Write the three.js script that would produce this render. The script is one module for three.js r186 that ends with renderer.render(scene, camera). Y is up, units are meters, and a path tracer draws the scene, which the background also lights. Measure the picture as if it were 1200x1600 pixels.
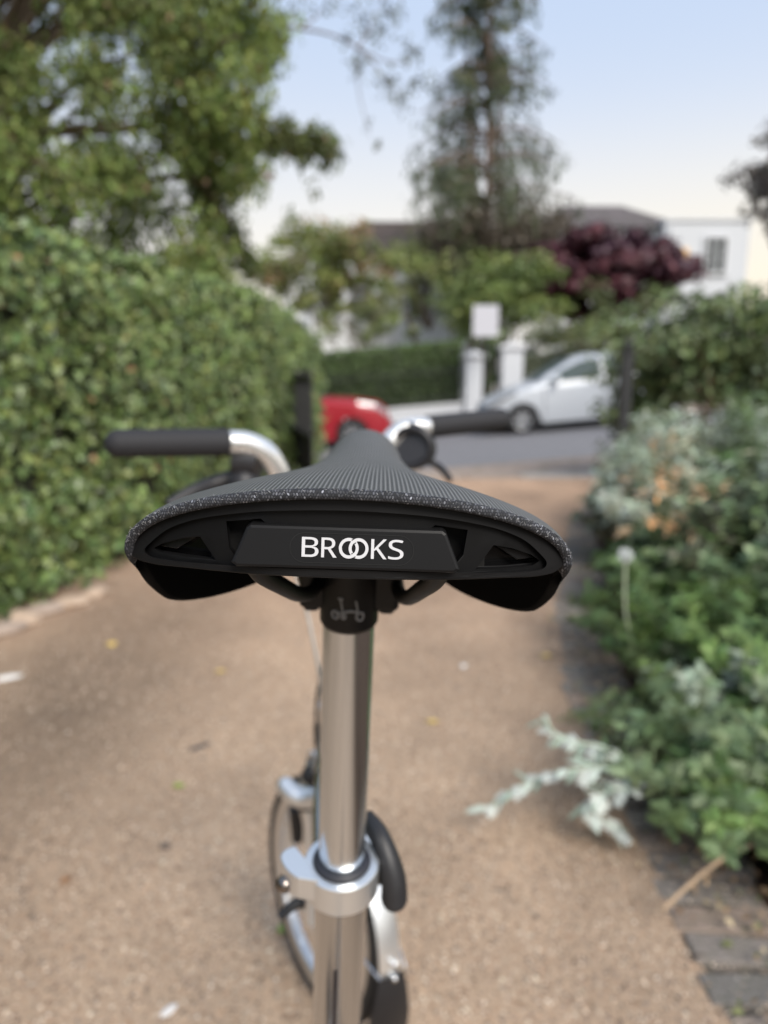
import * as THREE from 'three';
import { RoundedBoxGeometry } from 'three/addons/geometries/RoundedBoxGeometry.js';
import { TextGeometry } from 'three/addons/geometries/TextGeometry.js';
import { FontLoader } from 'three/addons/loaders/FontLoader.js';
import { ImprovedNoise } from 'three/addons/math/ImprovedNoise.js';
import { TessellateModifier } from 'three/addons/modifiers/TessellateModifier.js';
import { mergeGeometries, toCreasedNormals } from 'three/addons/utils/BufferGeometryUtils.js';

/* ------------------------------------------------------------------ camera, sky, sun, exposure */
const scene = new THREE.Scene();
const EYE = 1.05, PITCH = Math.atan(210 / 1111);
const camera = new THREE.PerspectiveCamera(2 * Math.atan(0.72) * 180 / Math.PI, 0.75, 0.02, 900);
camera.position.set(0, EYE, 0);
camera.rotation.x = -PITCH;
camera.focus = 0.262;
camera.userData.fStop = camera.getFocalLength() / 4.1;          // a phone lens with a pupil of about 4 mm
const renderer = new THREE.WebGLRenderer({ antialias: true });
renderer.toneMapping = THREE.LinearToneMapping;
renderer.toneMappingExposure = 1.32;
renderer.shadowMap.enabled = true;
{
  const W = 512, Hh = 256, d = new Float32Array(W * Hh * 4);
  const mix = (a, b, t) => a.map((v, i) => v + (b[i] - v) * t), sm = (a, b, x) => { const t = Math.min(1, Math.max(0, (x - a) / (b - a))); return t * t * (3 - 2 * t); };
  const glow = [Math.cos(-0.70), Math.sin(-0.70)];                // azimuth (x, z) of the afterglow
  for (let j = 0; j < Hh; j++) for (let i = 0; i < W; i++) {
    const el = ((j + 0.5) / Hh - 0.5) * Math.PI, az = ((i + 0.5) / W - 0.5) * 2 * Math.PI;
    const e = Math.max(0, el);
    const g = Math.pow(Math.max(0, 0.5 + 0.5 * (Math.cos(az) * glow[0] + Math.sin(az) * glow[1])), 3);
    let c = mix([0.82, 0.785, 0.72], [0.445, 0.54, 0.705], sm(0.02, 0.46, e));
    c = mix(c, [0.37, 0.46, 0.63], sm(0.45, 1.3, e));
    c = mix(c, [0.82, 0.72, 0.53], g * 0.75 * (1 - sm(0.02, 0.36, e)));
    if (el < 0) c = [0.32, 0.28, 0.24];
    d.set([...c, 1], (j * W + i) * 4);
  }
  const t = new THREE.DataTexture(d, W, Hh, THREE.RGBAFormat, THREE.FloatType);
  t.mapping = THREE.EquirectangularReflectionMapping; t.magFilter = THREE.LinearFilter; t.needsUpdate = true;
  scene.background = t; scene.environment = t;
}
const sun = new THREE.DirectionalLight(new THREE.Color(1.0, 0.93, 0.84), 3.5);
sun.position.set(12, 22, 16); sun.target.position.set(0, 0, -6);
sun.castShadow = true; sun.shadow.radius = 60;
Object.assign(sun.shadow.camera, { left: -40, right: 40, top: 40, bottom: -40, far: 120 });
scene.add(sun, sun.target);

/* ------------------------------------------------------------------ helpers */
let seed = 7;
const rnd = () => { seed = (seed + 0x6d2b79f5) | 0; let t = Math.imul(seed ^ (seed >>> 15), 1 | seed); t = (t + Math.imul(t ^ (t >>> 7), 61 | t)) ^ t; return ((t ^ (t >>> 14)) >>> 0) / 4294967296; };
const rr = (a, b) => a + (b - a) * rnd();
const gauss = () => (rnd() + rnd() + rnd() + rnd() - 2) * 1.0;
const N3 = new ImprovedNoise();
const noise = (x, y, z = 0) => N3.noise(x, y, z);
const fbm = (x, y, z = 0, o = 4) => { let s = 0, a = 0.5; for (let i = 0; i < o; i++) { s += a * noise(x, y, z + i * 7.3); x *= 2.03; y *= 2.03; z *= 2.03; a *= 0.5; } return s; };
const sstep = (a, b, x) => { const t = Math.min(1, Math.max(0, (x - a) / (b - a))); return t * t * (3 - 2 * t); };
const lerp = (a, b, t) => a + (b - a) * t;
const V = (x, y, z) => new THREE.Vector3(x, y, z);
const cosP = Math.cos(PITCH), sinP = Math.sin(PITCH);
/* a point seen at photo pixel (u, v) at the forward distance z */
const at = (u, v, z) => { const x = (u - 600) / 1111, y = (800 - v) / 1111, k = z / (cosP + y * sinP); return V(x * k, EYE + (y * cosP - sinP) * k, -z); };
const used = {};
const numbered = (n) => { const k = used[n] = (used[n] ?? -1) + 1; return k ? n + '_' + String(k).padStart(3, '0') : n; };
function tag(o, label, category, group, kind) { o.userData = { ...o.userData, label, category }; if (group) o.userData.group = group; if (kind) o.userData.kind = kind; return o; }
function thing(name, pos, label, category, group) { const o = new THREE.Group(); o.name = numbered(name); o.position.set(...pos); scene.add(o); return tag(o, label, category, group); }
function mesh(name, geo, mat, parent) { const m = new THREE.Mesh(geo, mat); m.name = numbered(name); m.castShadow = m.receiveShadow = true; (parent || scene).add(m); return m; }
function struct(name, geo, mat) { const m = mesh(name, geo, mat); m.userData.kind = 'structure'; return m; }
/* a mesh whose geometry is given in world metres, hung under a group at offset o */
function wmesh(name, geo, mat, parent, o) { geo.translate(-o.x, -o.y, -o.z); return mesh(name, geo, mat, parent); }
const lin = (r, g, b) => new THREE.Color().setRGB(r, g, b);
const std = (c, rough = 0.8, metal = 0, extra = {}) => new THREE.MeshStandardMaterial({ color: Array.isArray(c) ? lin(...c) : new THREE.Color(c), roughness: rough, metalness: metal, side: THREE.DoubleSide, ...extra });
const join = (list) => mergeGeometries(list.map((g) => { const k = g.index ? g.toNonIndexed() : g; for (const n of Object.keys(k.attributes)) if (!['position', 'normal', 'uv'].includes(n)) k.deleteAttribute(n); if (!k.attributes.uv) k.setAttribute('uv', new THREE.BufferAttribute(new Float32Array(k.attributes.position.count * 2), 2)); return k; }));
const box = (w, h, d, x = 0, y = 0, z = 0) => new THREE.BoxGeometry(w, h, d).translate(x, y, z);
const rbox = (w, h, d, r, x = 0, y = 0, z = 0, s = 2) => new RoundedBoxGeometry(w, h, d, s, r).translate(x, y, z);
/* cylinder between two points */
function rod(a, b, r1, r2 = r1, seg = 20) {
  const l = a.distanceTo(b), g = new THREE.CylinderGeometry(r2, r1, l, seg, 1);
  g.translate(0, l / 2, 0).applyQuaternion(new THREE.Quaternion().setFromUnitVectors(V(0, 1, 0), b.clone().sub(a).normalize()));
  return g.translate(a.x, a.y, a.z);
}
const tube = (pts, r, n = 40, seg = 14) => new THREE.TubeGeometry(new THREE.CatmullRomCurve3(pts, false, 'centripetal'), n, r, seg, false);
function taperTube(pts, r0, r1, n = 10, seg = 6) {
  const c = new THREE.CatmullRomCurve3(pts), g = new THREE.TubeGeometry(c, n, 1, seg, false), p = g.attributes.position;
  for (let i = 0; i <= n; i++) { const o = c.getPointAt(i / n), r = lerp(r0, r1, i / n); for (let j = 0; j <= seg; j++) { const k = i * (seg + 1) + j; p.setXYZ(k, o.x + (p.getX(k) - o.x) * r, o.y + (p.getY(k) - o.y) * r, o.z + (p.getZ(k) - o.z) * r); } }
  return g;
}
const frameOf = (o, x, y, z) => new THREE.Matrix4().makeBasis(x, y, z).setPosition(o);
function gridGeo(nu, nv, fn, uvScale) {
  const pos = [], uv = [], idx = [];
  for (let j = 0; j <= nv; j++) for (let i = 0; i <= nu; i++) { const r = fn(i / nu, j / nv); pos.push(r[0], r[1], r[2]); uv.push(r[3] ?? i / nu, r[4] ?? j / nv); }
  for (let j = 0; j < nv; j++) for (let i = 0; i < nu; i++) { const a = j * (nu + 1) + i, b = a + 1, c = a + nu + 1, d = c + 1; idx.push(a, b, c, b, d, c); }
  const g = new THREE.BufferGeometry();
  g.setAttribute('position', new THREE.Float32BufferAttribute(pos, 3)); g.setAttribute('uv', new THREE.Float32BufferAttribute(uv, 2)); g.setIndex(idx); g.computeVertexNormals();
  return g;
}
function vcolor(g, fn) { const p = g.attributes.position, c = new Float32Array(p.count * 3); for (let i = 0; i < p.count; i++) c.set(fn(p.getX(i), p.getY(i), p.getZ(i)), i * 3); g.setAttribute('color', new THREE.BufferAttribute(c, 3)); return g; }
const prism = (pts, depth, bevel = 0, holes = []) => { const s = new THREE.Shape(pts.map((p) => new THREE.Vector2(...p))); for (const h of holes) s.holes.push(new THREE.Path(h.map((p) => new THREE.Vector2(...p)))); return new THREE.ExtrudeGeometry(s, { depth, bevelEnabled: bevel > 0, bevelThickness: bevel, bevelSize: bevel, bevelSegments: 2, curveSegments: 24 }); };
function canvasTex(size, draw, srgb = true) {
  const c = document.createElement('canvas'); c.width = c.height = size; const g = c.getContext('2d'); draw(g, size);
  const t = new THREE.CanvasTexture(c); if (srgb) t.colorSpace = THREE.SRGBColorSpace; t.wrapS = t.wrapT = THREE.RepeatWrapping; return t;
}

/* the lie of the land: a flat drive, then a street that climbs to the right */
const SLOPE = 0.085;
const G = (x, z) => sstep(7.2, 9.6, z) * SLOPE * (Math.max(-14, Math.min(30, x)) - 2.7);

/* ------------------------------------------------------------------ surfaces */
const gravelMap = canvasTex(1024, (g, n) => {
  g.fillStyle = 'rgb(196,172,152)'; g.fillRect(0, 0, n, n);
  for (let i = 0; i < 26000; i++) {
    const x = rnd() * n, y = rnd() * n, r = 1.2 + rnd() * rnd() * 4.2, k = rnd(), l = rr(0.66, 1.14);
    const c = k < 0.5 ? [204, 178, 156] : k < 0.72 ? [184, 152, 128] : k < 0.86 ? [172, 154, 142] : k < 0.95 ? [236, 220, 204] : [136, 114, 102];
    g.fillStyle = `rgb(${c.map((v) => Math.min(255, v * l) | 0).join(',')})`;
    for (const ox of [0, x < 8 ? n : x > n - 8 ? -n : 0]) for (const oy of [0, y < 8 ? n : y > n - 8 ? -n : 0]) { g.beginPath(); g.ellipse(x + ox, y + oy, r, r * 0.75, rnd() * 3, 0, 7); g.fill(); if (!ox && !oy && ox === oy) continue; }
  }
});
const asphaltMap = canvasTex(512, (g, n) => { g.fillStyle = 'rgb(150,150,154)'; g.fillRect(0, 0, n, n); for (let i = 0; i < 54000; i++) { const l = rr(110, 200) | 0; g.fillStyle = `rgb(${l},${l},${l + 3})`; g.fillRect(rnd() * n, rnd() * n, 1 + rnd() * 3, 1 + rnd() * 2); } });
const soilMap = canvasTex(512, (g, n) => { g.fillStyle = 'rgb(92,74,58)'; g.fillRect(0, 0, n, n); for (let i = 0; i < 16000; i++) { const l = rr(0.5, 1.5); g.fillStyle = `rgb(${(88 * l) | 0},${(70 * l) | 0},${(54 * l) | 0})`; g.beginPath(); g.ellipse(rnd() * n, rnd() * n, 1 + rnd() * 5, 1 + rnd() * 3, rnd() * 3, 0, 7); g.fill(); } });
const brickMap = canvasTex(256, (g, n) => { g.fillStyle = 'rgb(200,196,192)'; g.fillRect(0, 0, n, n); for (let i = 0; i < 7000; i++) { const l = rr(140, 240) | 0; g.fillStyle = `rgb(${l},${(l * 0.98) | 0},${(l * 0.95) | 0})`; g.fillRect(rnd() * n, rnd() * n, 1 + rnd() * 5, 1 + rnd() * 4); } for (let i = 0; i < 60; i++) { g.fillStyle = 'rgba(90,100,70,0.25)'; g.beginPath(); g.ellipse(rnd() * n, rnd() * n, 4 + rnd() * 18, 3 + rnd() * 9, rnd() * 3, 0, 7); g.fill(); } });
gravelMap.anisotropy = 8;

/* driveway edges (x as a function of forward distance) */
const spline1 = (pts) => (z) => { if (z <= pts[0][0]) return pts[0][1]; for (let i = 1; i < pts.length; i++) if (z <= pts[i][0]) { const [a, b] = pts[i - 1], [c, d] = pts[i]; const t = (z - a) / (c - a); return lerp(b, d, t * t * (3 - 2 * t) * 0.5 + t * 0.5); } return pts.at(-1)[1]; };
const rightEdge = spline1([[-6, 0.55], [0.9, 0.56], [1.4, 0.575], [2.2, 0.61], [2.8, 0.72], [4.4, 1.14], [6, 1.70], [7.6, 2.5], [8, 2.6]]);
const hedgeX = (z) => -2.15 + 0.137 * z;
const leftEdge = (z) => hedgeX(z) + 0.02;

const gm = std([1, 1, 1], 0.95, 0, { map: gravelMap, vertexColors: true, bumpMap: gravelMap, bumpScale: 0.0012 });
const sheet = (a, b, z0, z1, nx, nz, dy, s = 1) => gridGeo(nx, nz, (i, j) => { const z = lerp(z0, z1, j), x = lerp(a(z), b(z), i); return [x, G(x, z) + dy, -z, x * s, z * s]; });
/* ground to the horizon */
struct('ground', vcolor(gridGeo(80, 80, (i, j) => { const x = lerp(-1, 1, i), z = lerp(-1, 1, j), X = Math.sign(x) * (Math.abs(x) * 30 + Math.pow(Math.abs(x), 4) * 400), Z = 12 + Math.sign(z) * (Math.abs(z) * 30 + Math.pow(Math.abs(z), 4) * 400); return [X, G(X, Z) - 0.13 - 0.07 * sstep(8, 9.5, Z), -Z, X, Z]; }), (x, y, z) => { const k = 0.9 + 0.8 * fbm(x * 0.7, z * 0.7); return [0.11 * k, 0.1 * k, 0.05 * k]; }), std([1, 1, 1], 1, 0, { vertexColors: true }));
const stain = (x, y, zz) => {
  const z = -zz, a = fbm(x * 1.1 + 3, z * 0.8, 1.7), b = fbm(x * 4 + 9, z * 4, 5.1), c = fbm(x * 0.5, z * 0.35 + 4, 9.2);
  let k = 1 + 0.62 * a + 0.30 * b + 0.22 * c;
  const far = sstep(1.6, 4.5, z);
  const damp = Math.exp(-Math.pow((x + 0.75 + 0.1 * z) / 0.42, 2) - Math.pow((z - 2.3) / 0.9, 2)) * (0.6 + 1.2 * Math.max(0, b + 0.2)) * 0.42;   // a worn, dirty track
  k *= 1 - damp;
  const leaf = sstep(0.55, 0.0, x - leftEdge(z)) * 0.18 + sstep(0.3, 0, rightEdge(z) - x) * 0.2; // leaf dirt along both edges
  k *= 1 - leaf;
  k = Math.max(0.42, Math.min(1.35, k));
  return [0.695 * k * lerp(0.95, 1.03, far), 0.636 * k, 0.572 * k * lerp(1, 0.97, far)];
};
struct('driveway', vcolor(sheet(leftEdge, (z) => rightEdge(z) + 0.018 + 0.014 * noise(z * 6, 3.3) + 0.006 * noise(z * 21, 1.3), -6, 7.55, 90, 260, 0), stain), gm);
const soil = std([0.55, 0.5, 0.46], 1, 0, { map: soilMap });
struct('flower_bed', gridGeo(60, 120, (i, j) => { const z = lerp(-3, 9.2, j), x = lerp(rightEdge(z) + 0.26, rightEdge(z) + 4.6, i); return [x, G(x, z) + 0.02 + 0.03 * fbm(x * 2, z * 2) + 0.05 * sstep(0, 0.5, i), -z, x * 1.5, z * 1.5]; }), soil);
struct('verge', gridGeo(20, 90, (i, j) => { const z = lerp(-3, 9.4, j), x = lerp(hedgeX(z) - 1.8, hedgeX(z) + 0.03 + 0.05 * noise(z * 3, 2), i); return [x, G(x, z) + 0.012 + 0.02 * fbm(x * 3, z * 3), -z, x, z]; }), soil);
/* street */
const paveMat = std([0.66, 0.53, 0.46], 0.9, 0, { map: brickMap });
struct('pavement', sheet(() => -9, () => 18, 7.95, 9.38, 60, 10, 0.0, 0.8), paveMat);
struct('road', sheet(() => -22, () => 34, 9.5, 16.62, 80, 20, -0.11, 0.7), std([0.54, 0.53, 0.53], 0.9, 0, { map: asphaltMap }));
struct('pavement', sheet(() => -22, () => 34, 16.75, 18.2, 80, 6, 0.0, 0.8), std([0.33, 0.3, 0.28], 0.9, 0, { map: brickMap }));

/* pale threshold stones between drive and pavement, and granite kerbs */
{
  const o = struct('threshold', sheet(() => -1.6, () => 3.6, 7.56, 7.94, 20, 4, -0.02), std([0.2, 0.17, 0.14], 1));
  const mats = [std([0.56, 0.48, 0.43], 0.8, 0, { map: brickMap }), std([0.62, 0.54, 0.49], 0.75, 0, { map: brickMap }), std([0.72, 0.70, 0.68], 0.6, 0, { map: brickMap })];
  const gs = [rbox(0.585, 0.05, 0.36, 0.008), rbox(0.575, 0.05, 0.355, 0.01)];
  for (let k = 0; k < 8; k++) { const x = -1.2 + k * 0.6, m = mesh('paving_stone', gs[k % 2], k > 4 ? mats[2] : mats[k % 2], o); m.position.set(x, G(x, 7.75) + 0.003 - 0.022, -7.75); m.rotation.z = SLOPE * 0.15; m.rotation.y = rr(-0.01, 0.01); }
  const kerb = struct('kerb', sheet(() => -22, () => 34, 9.39, 9.495, 80, 1, -0.03), std([0.2, 0.19, 0.18], 1));
  const km = [std([0.60, 0.51, 0.46], 0.8, 0, { map: brickMap }), std([0.52, 0.46, 0.43], 0.8, 0, { map: brickMap })], kg = rbox(0.895, 0.2, 0.115, 0.015);
  for (let k = -5; k < 12; k++) { const x = k * 0.9 + 0.3, m = mesh('kerb_stone', kg, km[(k + 10) % 2], kerb); m.position.set(x, G(x, 9.45) - 0.085, -9.445); m.rotation.z = Math.atan(SLOPE); }
  const kerb2 = struct('kerb', sheet(() => -22, () => 34, 16.63, 16.74, 80, 1, -0.03), std([0.2, 0.19, 0.18], 1));
  for (let k = -6; k < 14; k++) { const x = k * 0.9 + 0.1, m = mesh('kerb_stone', kg, km[(k + 10) % 2], kerb2); m.position.set(x, G(x, 16.7) - 0.085, -16.69); m.rotation.z = Math.atan(SLOPE); }
}
/* brick edging of the drive */
{
  const e = struct('brick_edging', gridGeo(6, 160, (i, j) => { const z = lerp(-0.5, 7.4, j), x = rightEdge(z) + lerp(-0.01, 0.27, i); return [x, -0.020 + 0.008 * noise(x * 9, z * 9), -z, x * 2, z * 2]; }), soil);
  const mats = [[0.36, 0.33, 0.31], [0.46, 0.40, 0.36], [0.28, 0.27, 0.26], [0.44, 0.36, 0.31], [0.35, 0.34, 0.33]].map((c) => std(c, 0.9, 0, { map: brickMap, bumpMap: brickMap, bumpScale: 0.002 }));
  const gs = [0, 1, 2].map((k) => rbox(0.212 + 0.004 * k, 0.06, 0.066 + 0.003 * k, 0.006 + 0.002 * k));
  let z = 0.5;
  for (let k = 0; k < 84; k++) {
    const ds = 0.081, sl = (rightEdge(z + 0.05) - rightEdge(z - 0.05)) / 0.1;
    z += ds / Math.sqrt(1 + sl * sl);
    const m = mesh('brick', gs[k % 3], mats[(rnd() * 5) | 0], e);
    m.position.set(rightEdge(z) + 0.108 + rr(-0.012, 0.012), -0.026 + rr(-0.006, 0.005), -z);
    m.rotation.set(rr(-0.05, 0.05), -Math.atan(sl) * 0.8 + rr(-0.05, 0.05), rr(-0.04, 0.04));
  }
}

/* ------------------------------------------------------------------ foliage tools */
function fold(outline, bend) {          // a leaf outline (half, mirrored) folded along the midrib, tip along +y, face along +z
  const pos = [], n = outline.length;
  for (const s of [1, -1]) for (let i = 0; i < n - 1; i++) {
    const [x0, y0] = outline[i], [x1, y1] = outline[i + 1], q = (x, y) => [s * x, y, -bend * y * y + x * 0.35 * (1 - y)];
    pos.push(...q(0, y0), ...q(x0, y0), ...q(x1, y1), ...q(0, y0), ...q(x1, y1), ...q(0, y1));
  }
  const g = new THREE.BufferGeometry(); g.setAttribute('position', new THREE.Float32BufferAttribute(pos, 3)); g.computeVertexNormals(); return g;
}
const L_IVY = fold([[0.0, -0.02], [0.42, -0.06], [0.5, 0.2], [0.26, 0.38], [0.3, 0.56], [0, 0.95]], 0.15);
const L_OVAL = fold([[0, 0], [0.26, 0.3], [0.24, 0.62], [0, 1]], 0.2);
const L_SLIM = fold([[0, 0], [0.1, 0.35], [0.08, 0.75], [0, 1]], 0.25);
const L_PALM = (() => { const parts = []; for (const a of [-1.9, -1.0, -0.35, 0.35, 1.0, 1.9]) { const g = L_SLIM.clone(); g.scale(1.3, Math.abs(a) > 1.5 ? 0.6 : 1, 1).rotateZ(a); parts.push(g); } return join(parts); })();
const L_FEATHER = (() => { const parts = []; for (let k = 0; k < 5; k++) for (const s of [-1, 1]) { const g = L_SLIM.clone(); g.scale(0.5, 0.46 - 0.06 * k, 0.5).rotateZ(s * -0.8).translate(0, 0.1 + k * 0.17, -0.03 * k); parts.push(g); } const t = L_SLIM.clone(); t.scale(0.5, 1, 0.5); parts.push(t); return join(parts); })();
const leafMat = (rough = 0.55, trans = 0) => trans ? new THREE.MeshPhysicalMaterial({ color: lin(1, 1, 1), roughness: Math.max(0.75, rough), transmission: trans, thickness: 0, side: THREE.DoubleSide }) : std([1, 1, 1], rough);
const M_LEAF = leafMat(0.5), M_SHEEN = leafMat(0.38), M_BACKLIT = leafMat(0.85, 0.35);
const _m = new THREE.Matrix4(), _q = new THREE.Quaternion(), _c = new THREE.Color();
const randDir = () => { const z = rr(-1, 1), a = rnd() * 6.2832, r = Math.sqrt(1 - z * z); return V(r * Math.cos(a), z, r * Math.sin(a)); };
/* matrix of a leaf at p whose face looks along n and whose tip points along t */
function leafMatrix(p, n, t, s) { const z = n.clone().normalize(), x = t.clone().cross(z).normalize(), y = z.clone().cross(x); return new THREE.Matrix4().makeBasis(x.multiplyScalar(s), y.multiplyScalar(s), z.multiplyScalar(s)).setPosition(p); }
function foliage(name, geo, mat, list, parent, o) {          // list of {m, c}; matrices in world metres
  const im = new THREE.InstancedMesh(geo, mat, list.length); im.name = numbered(name); im.userData.kind = 'stuff'; im.castShadow = im.receiveShadow = true;
  const sh = new THREE.Matrix4().makeTranslation(-o.x, -o.y, -o.z);
  list.forEach((l, i) => { im.setMatrixAt(i, _m.multiplyMatrices(sh, l.m)); im.setColorAt(i, _c.setRGB(...l.c)); });
  parent.add(im); return im;
}
const tint = (c, v, w = 0) => { const k = 1 + rr(-v, v); return [c[0] * k * (1 + rr(-w, w)), c[1] * k, c[2] * k * (1 + rr(-w, w))]; };
const pick = (cols) => cols[(rnd() * cols.length) | 0];
const barkGrey = std([0.17, 0.125, 0.10], 0.95), bark = std([0.16, 0.12, 0.09], 0.95), barkRed = std([0.25, 0.15, 0.11], 0.95), stemGreen = std([0.16, 0.2, 0.09], 0.8);

/* ------------------------------------------------------------------ ivy hedge beside the drive */
{
  const base = V(-1.7, 0, -4.5), t = thing('ivy_hedge', base.toArray(), 'tall clipped wall of green ivy running along the drive beside the bicycle', 'hedge');
  const top = (z) => 1.60 + 0.028 * z + 0.05 * noise(z * 0.9, 4), bump = (y, z) => 0.15 * fbm(y * 1.7, z * 1.7, 3) + 0.07 * noise(y * 5, z * 5, 8) - 0.05 * sstep(0.5, 0, y) + 0.03;
  const Z0 = -5, Z1 = 9.5;
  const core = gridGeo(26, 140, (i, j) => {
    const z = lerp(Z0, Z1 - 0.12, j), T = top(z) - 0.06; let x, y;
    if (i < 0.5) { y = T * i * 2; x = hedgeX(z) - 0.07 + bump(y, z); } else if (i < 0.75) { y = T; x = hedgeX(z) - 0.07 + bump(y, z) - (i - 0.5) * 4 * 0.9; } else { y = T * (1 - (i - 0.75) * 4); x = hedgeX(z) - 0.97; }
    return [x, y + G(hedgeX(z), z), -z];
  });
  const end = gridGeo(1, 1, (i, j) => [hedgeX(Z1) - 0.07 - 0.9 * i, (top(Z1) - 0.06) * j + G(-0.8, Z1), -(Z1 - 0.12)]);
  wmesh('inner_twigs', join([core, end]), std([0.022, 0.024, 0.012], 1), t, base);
  const cols = [[0.082, 0.125, 0.034], [0.105, 0.148, 0.042], [0.055, 0.09, 0.026], [0.13, 0.168, 0.052], [0.085, 0.118, 0.046]];
  const bulk = [], near = [];
  const add = (p, n) => {
    const d = randDir(); const nn = n.clone().addScaledVector(d, 0.75).normalize(), tp = V(rr(-0.5, 0.5), rr(-1, 0.1), rr(-0.5, 0.5));
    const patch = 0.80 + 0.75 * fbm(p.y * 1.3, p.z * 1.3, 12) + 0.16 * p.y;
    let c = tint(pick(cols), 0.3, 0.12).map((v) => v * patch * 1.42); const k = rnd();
    if (k < 0.005) c = tint([0.26, 0.15, 0.07], 0.3); else if (k < 0.03) c = tint([0.20, 0.22, 0.07], 0.25);
    const l = { m: leafMatrix(p, nn, tp, rr(0.030, 0.058)), c, p };
    (near.length < 270 && p.z < -2.9 && p.z > -3.9 && p.y > 0.15 && p.y < 1.6 && rnd() < 0.14 ? near : bulk).push(l);
  };
  for (let i = 0; i < 30000; i++) {                      // the face
    const z = i < 6500 ? rr(Z0, 2.4) : 2.4 + (Z1 - 2.4) * Math.pow(rnd(), 1.25), T = top(z), y = rr(0.0, 1) * T;
    const hole = noise(y * 4.2 + 20, z * 4.2, 31); if (hole < -0.30 && rnd() < 0.75) continue;
    add(V(hedgeX(z) + bump(y, z) + rr(-0.09, 0.05) - 0.10 * sstep(T - 0.15, T, y), y + G(hedgeX(z), z), -z), V(0.9, 0.35, 0.25));
  }
  for (let i = 0; i < 9000; i++) { const z = rr(1.5, Z1), w = Math.pow(rnd(), 1.5) * 0.85; add(V(hedgeX(z) + bump(top(z), z) - 0.03 - w, top(z) + rr(-0.06, 0.07) + 0.06 * fbm(w * 3, z * 3) + G(hedgeX(z), z), -z), V(0.2, 0.9, 0.2)); }
  for (let i = 0; i < 1800; i++) { const y = rnd() * top(Z1); add(V(hedgeX(Z1) - rnd() * 0.9, y + G(-0.8, Z1), -(Z1 + rr(-0.08, 0.05))), V(0.2, 0.3, -1)); }
  for (let i = 0; i < 500; i++) { const z = rr(2.2, 7), y = rr(0.02, 0.16); add(V(hedgeX(z) + 0.06 + Math.abs(gauss()) * 0.08, y, -z), V(0.6, 0.7, 0.2)); }   // runners over the drive's edge
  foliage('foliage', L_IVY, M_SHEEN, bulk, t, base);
  const lm = cols.map((c) => std(c.map((v) => v * 1.35), 0.38));
  for (const l of near) { const m = mesh('leaf', L_IVY, pick(lm), t); l.m.premultiply(new THREE.Matrix4().makeTranslation(-base.x, -base.y, -base.z)); l.m.decompose(m.position, m.quaternion, m.scale); }
}

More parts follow.
